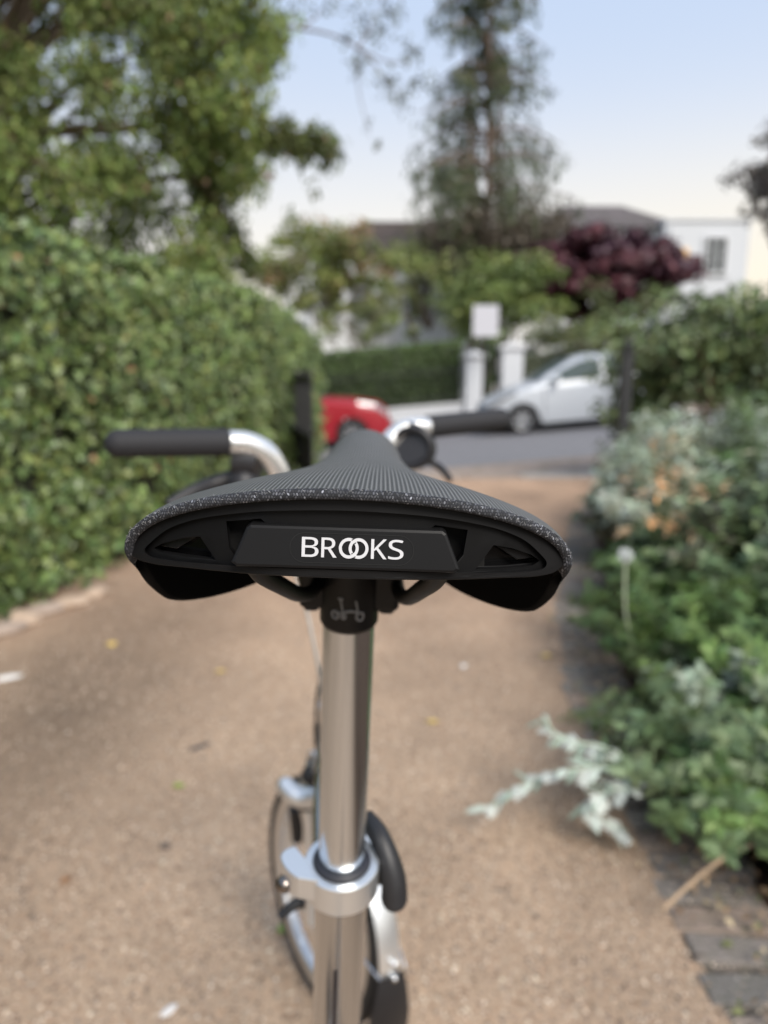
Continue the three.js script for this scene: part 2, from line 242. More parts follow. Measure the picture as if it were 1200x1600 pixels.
/* ------------------------------------------------------------------ big tree over the hedge */
{
  const base = V(-4.6, 0, -8.2), t = thing('tree', base.toArray(), 'large olive green tree with drooping foliage rising behind the ivy hedge', 'tree');
  const limbs = [], wood = [];
  wood.push(taperTube([base.clone(), V(-4.65, 1.6, -8.1), V(-4.5, 3.2, -8.0), V(-4.3, 6.5, -8.1)], 0.26, 0.12, 14, 9));
  wmesh('trunk', join(wood), bark, t, base);
  const list = [];
  const cols = [[0.13, 0.185, 0.036], [0.165, 0.215, 0.045], [0.11, 0.16, 0.032], [0.19, 0.22, 0.055]];
  let made = 0;
  const clump = (c, rad, drop, n, dark) => {
    for (let i = 0; i < n; i++) {
      const a = rnd() * 6.283, r = rad * Math.sqrt(rnd()), k = rnd();
      const p = V(c.x + r * Math.cos(a) * (1 - 0.5 * k), c.y + rad * 0.35 * gauss() - drop * k + 0.1 * (1 - r / rad), c.z + r * Math.sin(a) * (1 - 0.5 * k));
      const col = tint(pick(cols), 0.28, 0.15).map((v) => v * dark);
      list.push({ m: leafMatrix(p, randDir().add(V(0, 0.7, 0.3)), V(rr(-0.6, 0.6), -1, rr(-0.6, 0.6)), rr(0.05, 0.09)), c: rnd() < 0.02 ? tint([0.22, 0.12, 0.07], 0.2) : col });
    }
  };
  const spots = [];
  for (let i = 0; i < 9000 && made < 320; i++) {
    const u = rr(-260, 560), v = rr(-330, 440), z = rr(6.6, 9.0);
    // outline of the crown as the place shows it: right flank leaning back, underside rising above the hedge
    const edge = v < 120 ? 425 + 12 * Math.sin(v * 0.07) : v < 270 ? 415 : v < 330 ? 400 : 380 - (v - 330) * 0.25;
    if (u > edge) continue;
    const gap = sstep(180, 330, v) * sstep(200, 330, u) * sstep(430, 330, u);
    if (rnd() < 0.62 * gap) continue;
    if (rnd() < 0.25 * sstep(330, 100, u) * sstep(260, 60, v)) continue;
    const p = at(u - 10, v - 12, z); spots.push(p); made++;
    clump(p, rr(0.22, 0.40), rr(0.25, 0.6), 235, 0.95 + 0.5 * rnd());
  }
  // a hanging bough on the right flank
  for (let k = 0; k < 26; k++) { const f = k / 25, p = at(400 + 120 * f, 190 + 36 * f + 14 * gauss(), 7.6); clump(p, 0.17, 0.22 * (1 - 0.4 * f), 62, 0.7); }
  for (let k = 0; k < 10; k++) { const f = k / 9, p = at(330 + 65 * f, 300 + 105 * f, 7.8); clump(p, 0.2, 0.25, 70, 0.65); }
  for (const [u, v] of [[490, 285], [455, 330], [470, 250]]) clump(at(u, v, 7.6), 0.08, 0.15, 16, 0.7);
  limbs.push(taperTube([V(-4.5, 3.0, -8.0), at(60, 210, 7.4), at(200, 200, 7.3), at(360, 170, 7.5), at(480, 215, 7.6)], 0.09, 0.015, 20, 7));
  limbs.push(taperTube([V(-4.5, 2.6, -8.0), at(40, 250, 7.2), at(150, 300, 7.2), at(300, 280, 7.6), at(380, 380, 7.8)], 0.08, 0.015, 20, 7));
  limbs.push(taperTube([V(-4.4, 4.2, -8.0), at(150, 40, 7.6), at(300, 30, 7.8), at(420, 80, 8)], 0.08, 0.015, 20, 7));
  for (let i = 0; i < 60; i++) { const p = spots[(i * 6) % spots.length]; limbs.push(taperTube([V(-4.4, Math.max(2, p.y - 1.2), -8), V((p.x - 4.4) / 2, p.y + 0.1, (p.z - 8) / 2), p.clone().add(V(0, 0.15, 0))], 0.04, 0.006, 8, 5)); }
  for (const l of limbs) wmesh('limb', l, bark, t, base);
  const crown = foliage('crown', L_OVAL, M_BACKLIT, list, t, base);
  // the long bare twig that reaches out of the crown
  const tw = V(-2.2, 0, -11), b = thing('tree', tw.toArray(), 'thin almost bare branch of a tree reaching across the sky between big tree and cedar', 'tree');
  const parts = [taperTube([at(240, -40, 11.3), at(330, 15, 11), at(440, 40, 11), at(520, 55, 11), at(560, 75, 11), at(600, 95, 11), at(640, 100, 11)], 0.035, 0.008, 24, 6), taperTube([at(540, 62, 11), at(575, 90, 11.1), at(600, 120, 11), at(630, 150, 11)], 0.02, 0.004, 10, 5), taperTube([at(556, 90, 11), at(562, 150, 11.1), at(580, 220, 11)], 0.012, 0.003, 10, 5), taperTube([at(560, 75, 11), at(580, 40, 11.1), at(600, -10, 11)], 0.018, 0.004, 10, 5), taperTube([at(470, 44, 11), at(500, 20, 11.2), at(520, -20, 11)], 0.016, 0.004, 10, 5)];
  for (const p of parts) wmesh('branch', p, bark, b, tw);
  const tl = [];
  for (const [u, v, n, s] of [[560, 100, 60, 0.13], [600, 130, 60, 0.16], [625, 150, 50, 0.16], [585, 45, 55, 0.18], [610, 20, 60, 0.2], [560, 15, 30, 0.16], [520, -5, 40, 0.18], [640, 80, 40, 0.16], [590, 228, 16, 0.07], [470, 10, 30, 0.14], [540, 60, 20, 0.1], [655, 125, 50, 0.16], [575, 190, 10, 0.1]]) for (let i = 0; i < n; i++) tl.push({ m: leafMatrix(at(u, v, 11).add(V(gauss() * s, gauss() * s, gauss() * s)), randDir(), V(rr(-1, 1), -1, rr(-1, 1)), rr(0.05, 0.09)), c: tint([0.09, 0.10, 0.045], 0.3) });
  foliage('foliage', L_OVAL, M_LEAF, tl, b, tw);
}

/* ------------------------------------------------------------------ cedar across the street */
{
  const z0 = 24, base = V(3.3, G(3.3, z0), -z0), t = thing('cedar_tree', base.toArray(), 'tall thin cedar with drooping sprays and sky showing through, across the street', 'tree');
  for (const [dx, dz, h, lx] of [[0, 0, 17, -0.3], [-0.55, 0.3, 9, -0.7], [0.35, -0.3, 10, 0.4]]) wmesh('trunk', taperTube([V(3.3 + dx * 0.5, base.y - 0.2, -z0 + dz), V(3.3 + dx, 4.5, -z0 + dz), V(3.3 + dx * 1.1, 8, -z0 + dz), V(3.3 + lx, h, -z0 + dz)], 0.17, 0.03, 18, 8), barkGrey, t, base);
  const list = [], br = [];
  const cols = [[0.065, 0.09, 0.034], [0.09, 0.115, 0.042], [0.05, 0.072, 0.03], [0.105, 0.12, 0.05]];
  for (let k = 0; k < 150; k++) {
    const y = 4.6 + 0.95 * Math.floor(13.2 * (k / 150)) + rr(-0.22, 0.22), a = rnd() * 6.283, wide = (y < 7 ? 2.9 : lerp(2.85, 0.95, (y - 7) / 9)) * rr(0.62, 1.05);
    const c = V(3.3 - 0.25 * (y / 15), y, -z0), e = V(c.x + wide * Math.cos(a), y + rr(0.0, 0.5) - 0.5, c.z + wide * Math.sin(a));
    const mid = c.clone().lerp(e, 0.5).add(V(0, 0.35, 0));
    br.push(taperTube([c, mid, e], 0.05, 0.012, 8, 5));
    const n = 8;
    for (let j = 2; j <= n; j++) {
      const f = j / n, p = c.clone().lerp(e, f).add(V(gauss() * 0.12, 0.35 * 4 * f * (1 - f) * 0.5, gauss() * 0.12)), len = rr(0.3, 1.0) * (y < 9 ? 1.25 : 0.8), m = (25 * len + 6) | 0;
      const dens = rnd() < 0.12 ? 0.3 : 1;
      for (let i = 0; i < m * dens; i++) { const g = rnd(); list.push({ m: leafMatrix(V(p.x + gauss() * 0.14 * (1.2 - 0.6 * g), p.y + 0.08 - len * g, p.z + gauss() * 0.14 * (1.2 - 0.6 * g)), randDir(), V(rr(-0.5, 0.5), -1, rr(-0.5, 0.5)), rr(0.11, 0.2)), c: tint(pick(cols), 0.3, 0.1) }); }
    }
  }
  // brownish inner skirt of old sprays low on the stems
  for (let i = 0; i < 5200; i++) { const a = rnd() * 6.283, r = 2.5 * Math.sqrt(rnd()); list.push({ m: leafMatrix(V(3.5 + r * Math.cos(a), 5.4 + gauss() * 0.75 + 0.10 * r * Math.cos(a), -z0 + r * Math.sin(a) * 0.8), randDir(), V(0, -1, 0.1), rr(0.12, 0.24)), c: tint([0.105, 0.085, 0.06], 0.3) }); }
  for (const b of br) wmesh('branch', b, barkGrey, t, base);
  foliage('crown', L_FEATHER, M_LEAF, list, t, base);
}

/* generic bushy tree: clumps of leaves in an uneven crown, with stems */
function bush(name, label, cat, o) {
  const base = V(o.x, G(o.x, o.z) - 0.05, -o.z), t = thing(name, base.toArray(), label, cat, o.group);
  const list = [], n = o.clumps, cl = [];
  for (let k = 0; k < n; k++) {
    const d = randDir(), q = Math.pow(rnd(), 0.45), c = V(o.x + d.x * o.rx * q, o.cy + d.y * o.ry * q, -o.z + d.z * (o.rz ?? o.rx) * q);
    c.y += 0.25 * o.ry * fbm(c.x * 1.1, c.z * 1.1, o.x); cl.push(c);
    const dark = 0.75 + 0.5 * rnd(), cc = pick(o.cols), R = o.cr * rr(0.6, 1.25);
    for (let i = 0; i < o.per; i++) { const dd = randDir().multiplyScalar(R * Math.cbrt(rnd())); dd.y *= o.flat ?? 0.7; const p = c.clone().add(dd); if (p.y < base.y + 0.05) continue; list.push({ m: leafMatrix(p, dd.clone().normalize().add(randDir()).add(V(0, 0.6, 0)), V(rr(-0.8, 0.8), rr(-1, 0.3), rr(-0.8, 0.8)), rr(o.leaf * 0.7, o.leaf * 1.3)), c: tint(rnd() < 0.8 ? cc : pick(o.cols), 0.22, 0.12).map((v) => v * dark) }); }
  }
  const ns = o.stems ?? 3;
  for (let k = 0; k < ns; k++) { const c = cl[(k * 7) % n], s = V(o.x + rr(-0.1, 0.1) * ns * 0.4, base.y, -o.z + rr(-0.1, 0.1)); wmesh(o.trunk ? 'trunk' : 'stem', taperTube([s, V(lerp(s.x, c.x, 0.35), lerp(base.y, c.y, 0.5), lerp(s.z, c.z, 0.3)), c], o.sr ?? 0.06, (o.sr ?? 0.06) * 0.25, 10, 6), o.bark ?? bark, t, base); }
  for (let k = 0; k < (o.twigs ?? 10); k++) { const c = cl[(k * 3 + 1) % n], b = cl[(k * 7) % n]; wmesh('branch', taperTube([V(o.x, lerp(base.y, o.cy, 0.6), -o.z), V((o.x + c.x) / 2, (c.y + lerp(base.y, o.cy, 0.6)) / 2 + 0.1, (c.z - o.z) / 2), c], (o.sr ?? 0.06) * 0.4, 0.006, 8, 5), o.bark ?? bark, t, base); }
  foliage(o.trunk ? 'crown' : 'foliage', o.geo ?? L_OVAL, o.mat ?? M_LEAF, list, t, base);
  return t;
}
const GREEN = [[0.13, 0.17, 0.045], [0.16, 0.19, 0.05], [0.10, 0.14, 0.04], [0.20, 0.22, 0.07]];
bush('tree', 'yellow green garden tree with rusty tints in front of the white villa', 'tree', { x: -1.7, z: 21.5, cy: 4.3, rx: 2.1, ry: 1.4, cr: 0.5, clumps: 72, per: 80, leaf: 0.15, cols: [[0.19, 0.23, 0.045], [0.23, 0.26, 0.055], [0.16, 0.21, 0.045], [0.17, 0.20, 0.05], [0.20, 0.22, 0.05], [0.28, 0.19, 0.09]], trunk: true, stems: 2, mat: M_BACKLIT });
bush('tree', 'small green tree half covering the white villa beside the cedar trunk', 'tree', { x: 1.4, z: 22.5, cy: 4.2, rx: 2.0, ry: 0.8, cr: 0.42, clumps: 34, per: 60, leaf: 0.14, cols: GREEN, trunk: true, stems: 2 });
bush('shrub', 'tall loose shrub with bare gaps below the rusty tinted tree', 'shrub', { x: -0.5, z: 20.6, cy: 2.9, rx: 2.4, ry: 0.9, cr: 0.33, clumps: 34, per: 60, leaf: 0.12, cols: GREEN, stems: 4 });
bush('shrub', 'bright green rounded shrub behind the square white sign', 'shrub', { x: 3.3, z: 20.2, cy: 3.1, rx: 1.85, ry: 1.25, cr: 0.5, clumps: 80, per: 85, leaf: 0.14, cols: [[0.15, 0.20, 0.045], [0.18, 0.22, 0.055], [0.11, 0.16, 0.04], [0.09, 0.13, 0.035]], stems: 4 });
bush('maple_tree', 'spreading purple leaved maple in front of the grey roofed house', 'tree', { x: 6.2, z: 21.3, cy: 3.95, rx: 2.6, rz: 1.7, ry: 1.15, cr: 0.46, clumps: 200, per: 60, leaf: 0.15, geo: L_PALM, flat: 0.5, cols: [[0.07, 0.018, 0.03], [0.09, 0.022, 0.034], [0.055, 0.015, 0.028], [0.10, 0.024, 0.032]], trunk: true, stems: 3, sr: 0.09 });
bush('shrub', 'dark evergreen shrub under the purple maple behind the white car', 'shrub', { x: 5.8, z: 19.8, cy: 2.5, rx: 2.2, ry: 0.95, cr: 0.4, clumps: 50, per: 70, leaf: 0.12, cols: [[0.10, 0.13, 0.045], [0.13, 0.15, 0.06], [0.08, 0.11, 0.04]], stems: 3 });
bush('shrub', 'tall airy green shrub beside the black gate post, its stems showing', 'shrub', { x: 3.35, z: 7.3, cy: 1.32, rx: 1.2, rz: 0.9, ry: 0.64, cr: 0.27, clumps: 100, per: 70, leaf: 0.075, cols: [[0.10, 0.145, 0.05], [0.13, 0.175, 0.06], [0.085, 0.12, 0.045], [0.15, 0.19, 0.08]], stems: 7, sr: 0.028, bark: barkRed, twigs: 26 });
bush('shrub', 'low leafy shrub filling the corner behind the black gate post', 'shrub', { x: 2.78, z: 7.5, cy: 0.78, rx: 0.42, ry: 0.62, cr: 0.22, clumps: 44, per: 70, leaf: 0.07, cols: [[0.10, 0.145, 0.05], [0.13, 0.175, 0.06], [0.085, 0.12, 0.045]], stems: 4, sr: 0.015, twigs: 6 });
bush('shrub', 'dense dark green shrub at the garden edge by the last brick of the drive', 'shrub', { x: 4.3, z: 6.3, cy: 1.15, rx: 0.9, ry: 0.75, cr: 0.3, clumps: 60, per: 70, leaf: 0.08, cols: [[0.09, 0.12, 0.055], [0.11, 0.14, 0.06], [0.07, 0.09, 0.04]], stems: 5, sr: 0.02, bark: barkRed });
bush('tree', 'dark leafy tree reaching in beside the white house at the edge', 'tree', { x: 6.25, z: 11.6, cy: 4.05, rx: 0.9, ry: 0.75, cr: 0.3, clumps: 40, per: 70, leaf: 0.1, cols: [[0.07, 0.055, 0.05], [0.09, 0.08, 0.06], [0.06, 0.05, 0.045]], trunk: true, stems: 2 });
bush('tree', 'green treetop beyond the street seen above the end of the hedge', 'tree', { x: -5.6, z: 23, cy: 3.4, rx: 2.6, ry: 1.6, cr: 0.6, clumps: 60, per: 70, leaf: 0.16, cols: GREEN, trunk: true, stems: 2 });

/* ------------------------------------------------------------------ houses */
const white = std([0.56, 0.58, 0.61], 0.9), whiteTrim = std([0.62, 0.63, 0.65], 0.7), slate = std([0.19, 0.17, 0.18], 0.9, 0, { map: brickMap }), tileRoof = std([0.20, 0.155, 0.135], 0.9, 0, { map: brickMap });
const pane = std([0.05, 0.06, 0.06], 0.12), black = std([0.012, 0.012, 0.013], 0.5), iron = std([0.016, 0.017, 0.018], 0.55);
function windowOn(parent, x, y, zf, w, h) {      // a sash window in relative metres, facing the street
  const f = mesh('window', join([box(w + 0.16, 0.08, 0.12, 0, h / 2 + 0.04, 0), box(w + 0.24, 0.09, 0.18, 0, -h / 2 - 0.045, 0.03), box(0.08, h, 0.12, -w / 2 - 0.04, 0, 0), box(0.08, h, 0.12, w / 2 + 0.04, 0, 0)]), whiteTrim, parent);
  f.position.set(x, y, zf);
  const bars = [box(w, 0.035, 0.05, 0, 0, 0)]; for (const s of [-0.5, 0.5]) bars.push(box(w, 0.03, 0.04, 0, s * h / 2, 0.001)); bars.push(box(0.024, h, 0.045, -w / 6, 0, 0), box(0.024, h, 0.045, w / 6, 0, 0));
  mesh('glazing_bars', join(bars), whiteTrim, f); mesh('pane', box(w, h, 0.02, 0, 0, -0.02), pane, f);
}
function hip(w, d, h, over, mat, name, parent, y, ridge = 0.45) {      // hipped roof on a block centred at 0, ridge along x
  const W = w / 2 + over, D = d / 2 + over, r = w * ridge / 2, g = new THREE.BufferGeometry();
  const A = [-W, 0, D], B = [W, 0, D], C = [W, 0, -D], E = [-W, 0, -D], P = [-r, h, 0], Q = [r, h, 0], q = [];
  for (const f of [[A, B, Q], [A, Q, P], [B, C, Q], [C, E, P], [C, P, Q], [E, A, P], [A, E, C], [A, C, B]]) for (const v of f) q.push(...v);
  g.setAttribute('position', new THREE.Float32BufferAttribute(q, 3)); g.computeVertexNormals(); g.setAttribute('uv', new THREE.Float32BufferAttribute(q.flatMap((_, i) => i % 3 ? [] : [q[i] * 0.4, q[i + 1] * 0.8 + q[i + 2] * 0.3]), 2));
  const m = mesh(name, g, mat, parent); m.position.y = y; return m;
}
{
  const t = thing('villa', [1.2, 0, -30.5], 'white villa with brown tiled roof, half hidden by garden trees across the street', 'house'), villaWhite = std([0.86, 0.87, 0.88], 0.85);
  mesh('wall', join([box(9.8, 5.0, 6.6, 0, 2.4, 0), box(2.6, 5.2, 0.5, -2.6, 2.5, 3.55)]), villaWhite, t);
  mesh('cornice', box(10.1, 0.16, 6.9, 0, 4.98, 0), whiteTrim, t);
  const r = hip(9.8, 6.6, 2.2, 0.35, tileRoof, 'roof', t, 5.07, 0.4);
  mesh('chimney', join([box(0.9, 1.4, 0.6, 2.6, 1.8, -0.6), box(1.0, 0.12, 0.7, 2.6, 2.55, -0.6)]), tileRoof, r);
  for (const [x, y] of [[-3.2, 3.9], [-2.0, 3.9], [0.1, 3.9], [2.3, 3.9], [4.1, 3.9], [0.1, 1.5], [2.3, 1.5], [4.1, 1.5]]) windowOn(t, x, y, x < -1 ? 3.83 : 3.33, 0.8, 1.35);
}
{
  const t = thing('town_house', [10.9, 0, -33], 'white rendered house with grey slate roof and one sash window visible', 'house');
  mesh('wall', join([box(4.5, 7.2, 7, -2.2, 3.2, 0), box(3.25, 7.7, 7.2, 1.56, 3.1, 0.5)]), white, t);
  mesh('coping', box(3.37, 0.12, 7.35, 1.56, 7.01, 0.5), whiteTrim, t);
  const r = hip(5.4, 7, 1.6, 0.25, slate, 'roof', t, 6.82, 0.5); r.position.x = -1.9;
  windowOn(t, 1.92, 5.7, 4.12, 0.80, 1.25); windowOn(t, 1.92, 2.9, 4.12, 0.82, 1.4); windowOn(t, -3.2, 5.2, 3.52, 0.82, 1.3); windowOn(t, -1.4, 5.2, 3.52, 0.82, 1.3); windowOn(t, -3.2, 2.4, 3.52, 0.9, 1.5); windowOn(t, -1.4, 2.4, 3.52, 0.9, 1.5);
  mesh('alarm_box', rbox(0.28, 0.42, 0.1, 0.03, 0.72, 5.75, 4.16), std([0.75, 0.48, 0.22], 0.5), t);
  mesh('downpipe', rod(V(0.15, 0, 4.18), V(0.15, 6.7, 4.18), 0.05, 0.05, 10), whiteTrim, t);
}

/* ------------------------------------------------------------------ street front: wall, railing, hedge, piers, sign */
const drape = (g, z) => { const p = g.attributes.position; for (let i = 0; i < p.count; i++) p.setY(i, p.getY(i) + G(p.getX(i), z)); return g; };
const long = (x0, x1, y0, y1, z0, z1) => drape(new THREE.BoxGeometry(x1 - x0, y1 - y0, z1 - z0, 24, 1, 1).translate((x0 + x1) / 2, (y0 + y1) / 2, -(z0 + z1) / 2), (z0 + z1) / 2);
{
  const zw = 18.4, o1 = V(-2, G(-2, zw), -zw);
  const w = thing('garden_wall', o1.toArray(), 'low white garden wall below the black railing across the street', 'wall');
  wmesh('wall_body', long(-9, 2.0, -0.2, 0.42, zw - 0.11, zw + 0.11), white, w, o1);
  wmesh('coping', long(-9, 2.0, 0.42, 0.49, zw - 0.14, zw + 0.14), whiteTrim, w, o1);
  const r = thing('iron_railing', o1.toArray(), 'black iron railing standing on the low white garden wall', 'railing');
  wmesh('rail', long(-9, 2.0, 0.6, 0.63, zw - 0.015, zw + 0.015), iron, r, o1); wmesh('rail', long(-9, 2.0, 1.3, 1.33, zw - 0.015, zw + 0.015), iron, r, o1);
  const bg = join([rod(V(0, 0.49, 0), V(0, 1.42, 0), 0.011, 0.011, 6), new THREE.ConeGeometry(0.022, 0.09, 6).translate(0, 1.46, 0)]);
  for (let k = 0; k < 82; k++) { const x = -8.9 + k * 0.1335, m = mesh('bar', bg, iron, r); m.position.set(x - o1.x, G(x, zw) - o1.y, 0); }
  const hedge = (x0, x1, h, z1, z2, label, cols, n) => {
    const o = V((x0 + x1) / 2, G((x0 + x1) / 2, z1), -(z1 + z2) / 2), t = thing('clipped_hedge', o.toArray(), label, 'hedge');
    wmesh('inner_twigs', long(x0 + 0.08, x1 - 0.08, 0, h - 0.08, z1 + 0.08, z2 - 0.08), std([0.018, 0.024, 0.010], 1), t, o);
    const list = [];
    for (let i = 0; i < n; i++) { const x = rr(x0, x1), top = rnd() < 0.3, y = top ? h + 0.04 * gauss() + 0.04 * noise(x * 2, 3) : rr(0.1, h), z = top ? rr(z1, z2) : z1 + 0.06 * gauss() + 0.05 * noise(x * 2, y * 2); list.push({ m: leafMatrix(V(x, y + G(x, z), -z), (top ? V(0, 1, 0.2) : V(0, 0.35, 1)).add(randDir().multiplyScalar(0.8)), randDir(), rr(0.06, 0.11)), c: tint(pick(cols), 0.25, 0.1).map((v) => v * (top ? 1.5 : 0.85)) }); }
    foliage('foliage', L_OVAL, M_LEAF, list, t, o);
  };
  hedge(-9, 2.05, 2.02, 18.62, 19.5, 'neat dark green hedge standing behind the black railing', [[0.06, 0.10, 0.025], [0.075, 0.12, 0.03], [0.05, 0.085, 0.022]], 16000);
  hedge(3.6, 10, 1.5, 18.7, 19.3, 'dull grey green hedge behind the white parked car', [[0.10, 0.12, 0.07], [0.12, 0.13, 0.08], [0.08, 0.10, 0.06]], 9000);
  const pier = (x, wd, h, label) => {
    const p = thing('gate_pier', [x, G(x, zw), -zw], label, 'gate pier', 'white gate piers across the street');
    mesh('shaft', rbox(wd, h - 0.2, wd, 0.012, 0, (h - 0.2) / 2 - 0.05, 0), white, p); mesh('plinth', rbox(wd + 0.08, 0.25, wd + 0.08, 0.012, 0, 0.1, 0), white, p);
    mesh('cap', join([rbox(wd + 0.14, 0.09, wd + 0.14, 0.015, 0, h - 0.2, 0), new THREE.ConeGeometry((wd + 0.06) * 0.7, 0.11, 4).rotateY(Math.PI / 4).translate(0, h - 0.1, 0)]), whiteTrim, p);
  };
  pier(2.28, 0.44, 1.82, 'slimmer white gate pier at the end of the low white wall');
  pier(3.22, 0.52, 1.95, 'stouter white gate pier standing next to the white car bonnet');
  bush('shrub', 'small dark climber hanging between the two white gate piers', 'shrub', { x: 2.75, z: 18.6, cy: 1.1, rx: 0.25, ry: 0.8, cr: 0.2, clumps: 16, per: 60, leaf: 0.09, cols: [[0.05, 0.08, 0.03], [0.08, 0.11, 0.05]], stems: 2, twigs: 3, sr: 0.02 });
  const zs = 17.3, xs = 2.39, gy = G(xs, zs), s = thing('street_sign', [xs, gy, -zs], 'square white sign board on a dark post in front of the gate piers', 'sign');
  mesh('post', rod(V(0, 0, 0), V(0, 2.68, 0), 0.035, 0.035, 14), iron, s); mesh('sign_board', rbox(0.60, 0.72, 0.025, 0.01, 0, 2.38, 0.05), std([0.50, 0.50, 0.54], 0.6), s);
  mesh('bracket', join([box(0.3, 0.03, 0.02, 0, 2.58, 0.026), box(0.3, 0.03, 0.02, 0, 2.18, 0.026)]), iron, s);
}
/* black iron gate, its leaf folded back along the hedge, and the far gate post */
{
  const post = (x, z, h, label) => { const p = thing('gate_post', [x, G(x, z), -z], label, 'gate post', 'black gate posts of the drive'); mesh('shaft', rbox(0.10, h, 0.10, 0.01, 0, h / 2, 0), iron, p); mesh('finial', join([rbox(0.13, 0.03, 0.13, 0.008, 0, h + 0.015, 0), new THREE.SphereGeometry(0.045, 14, 10).translate(0, h + 0.07, 0)]), iron, p); };
  post(-1.10, 8.4, 1.2, 'black iron gate post standing against the end of the ivy hedge');
  post(2.21, 6.6, 1.27, 'black iron gate post between the white car and the airy shrub');
  const g = thing('iron_gate', [-1.07, 0, -8.3], 'black iron gate leaf swung open towards the camera by the hedge', 'gate');
  const L = 1.5, dir = Math.atan2(1, 0.30);
  g.rotation.y = -dir + Math.PI;                                    // swung inwards
  g.rotation.y = -1.32;
  mesh('rail', box(L, 0.05, 0.03, L / 2 + 0.08, 0.12, 0), iron, g); mesh('rail', box(L, 0.05, 0.03, L / 2 + 0.08, 0.48, 0), iron, g); mesh('rail', box(L, 0.05, 0.03, L / 2 + 0.08, 1.05, 0), iron, g);
  for (let k = 0; k <= 13; k++) { const b = mesh('bar', box(0.02, 1.02, 0.02, 0, 0.6, 0), iron, g); b.position.x = 0.1 + k * (L - 0.04) / 13; }
  mesh('panel', box(L - 0.03, 0.32, 0.008, L / 2 + 0.08, 0.3, 0), iron, g);
}

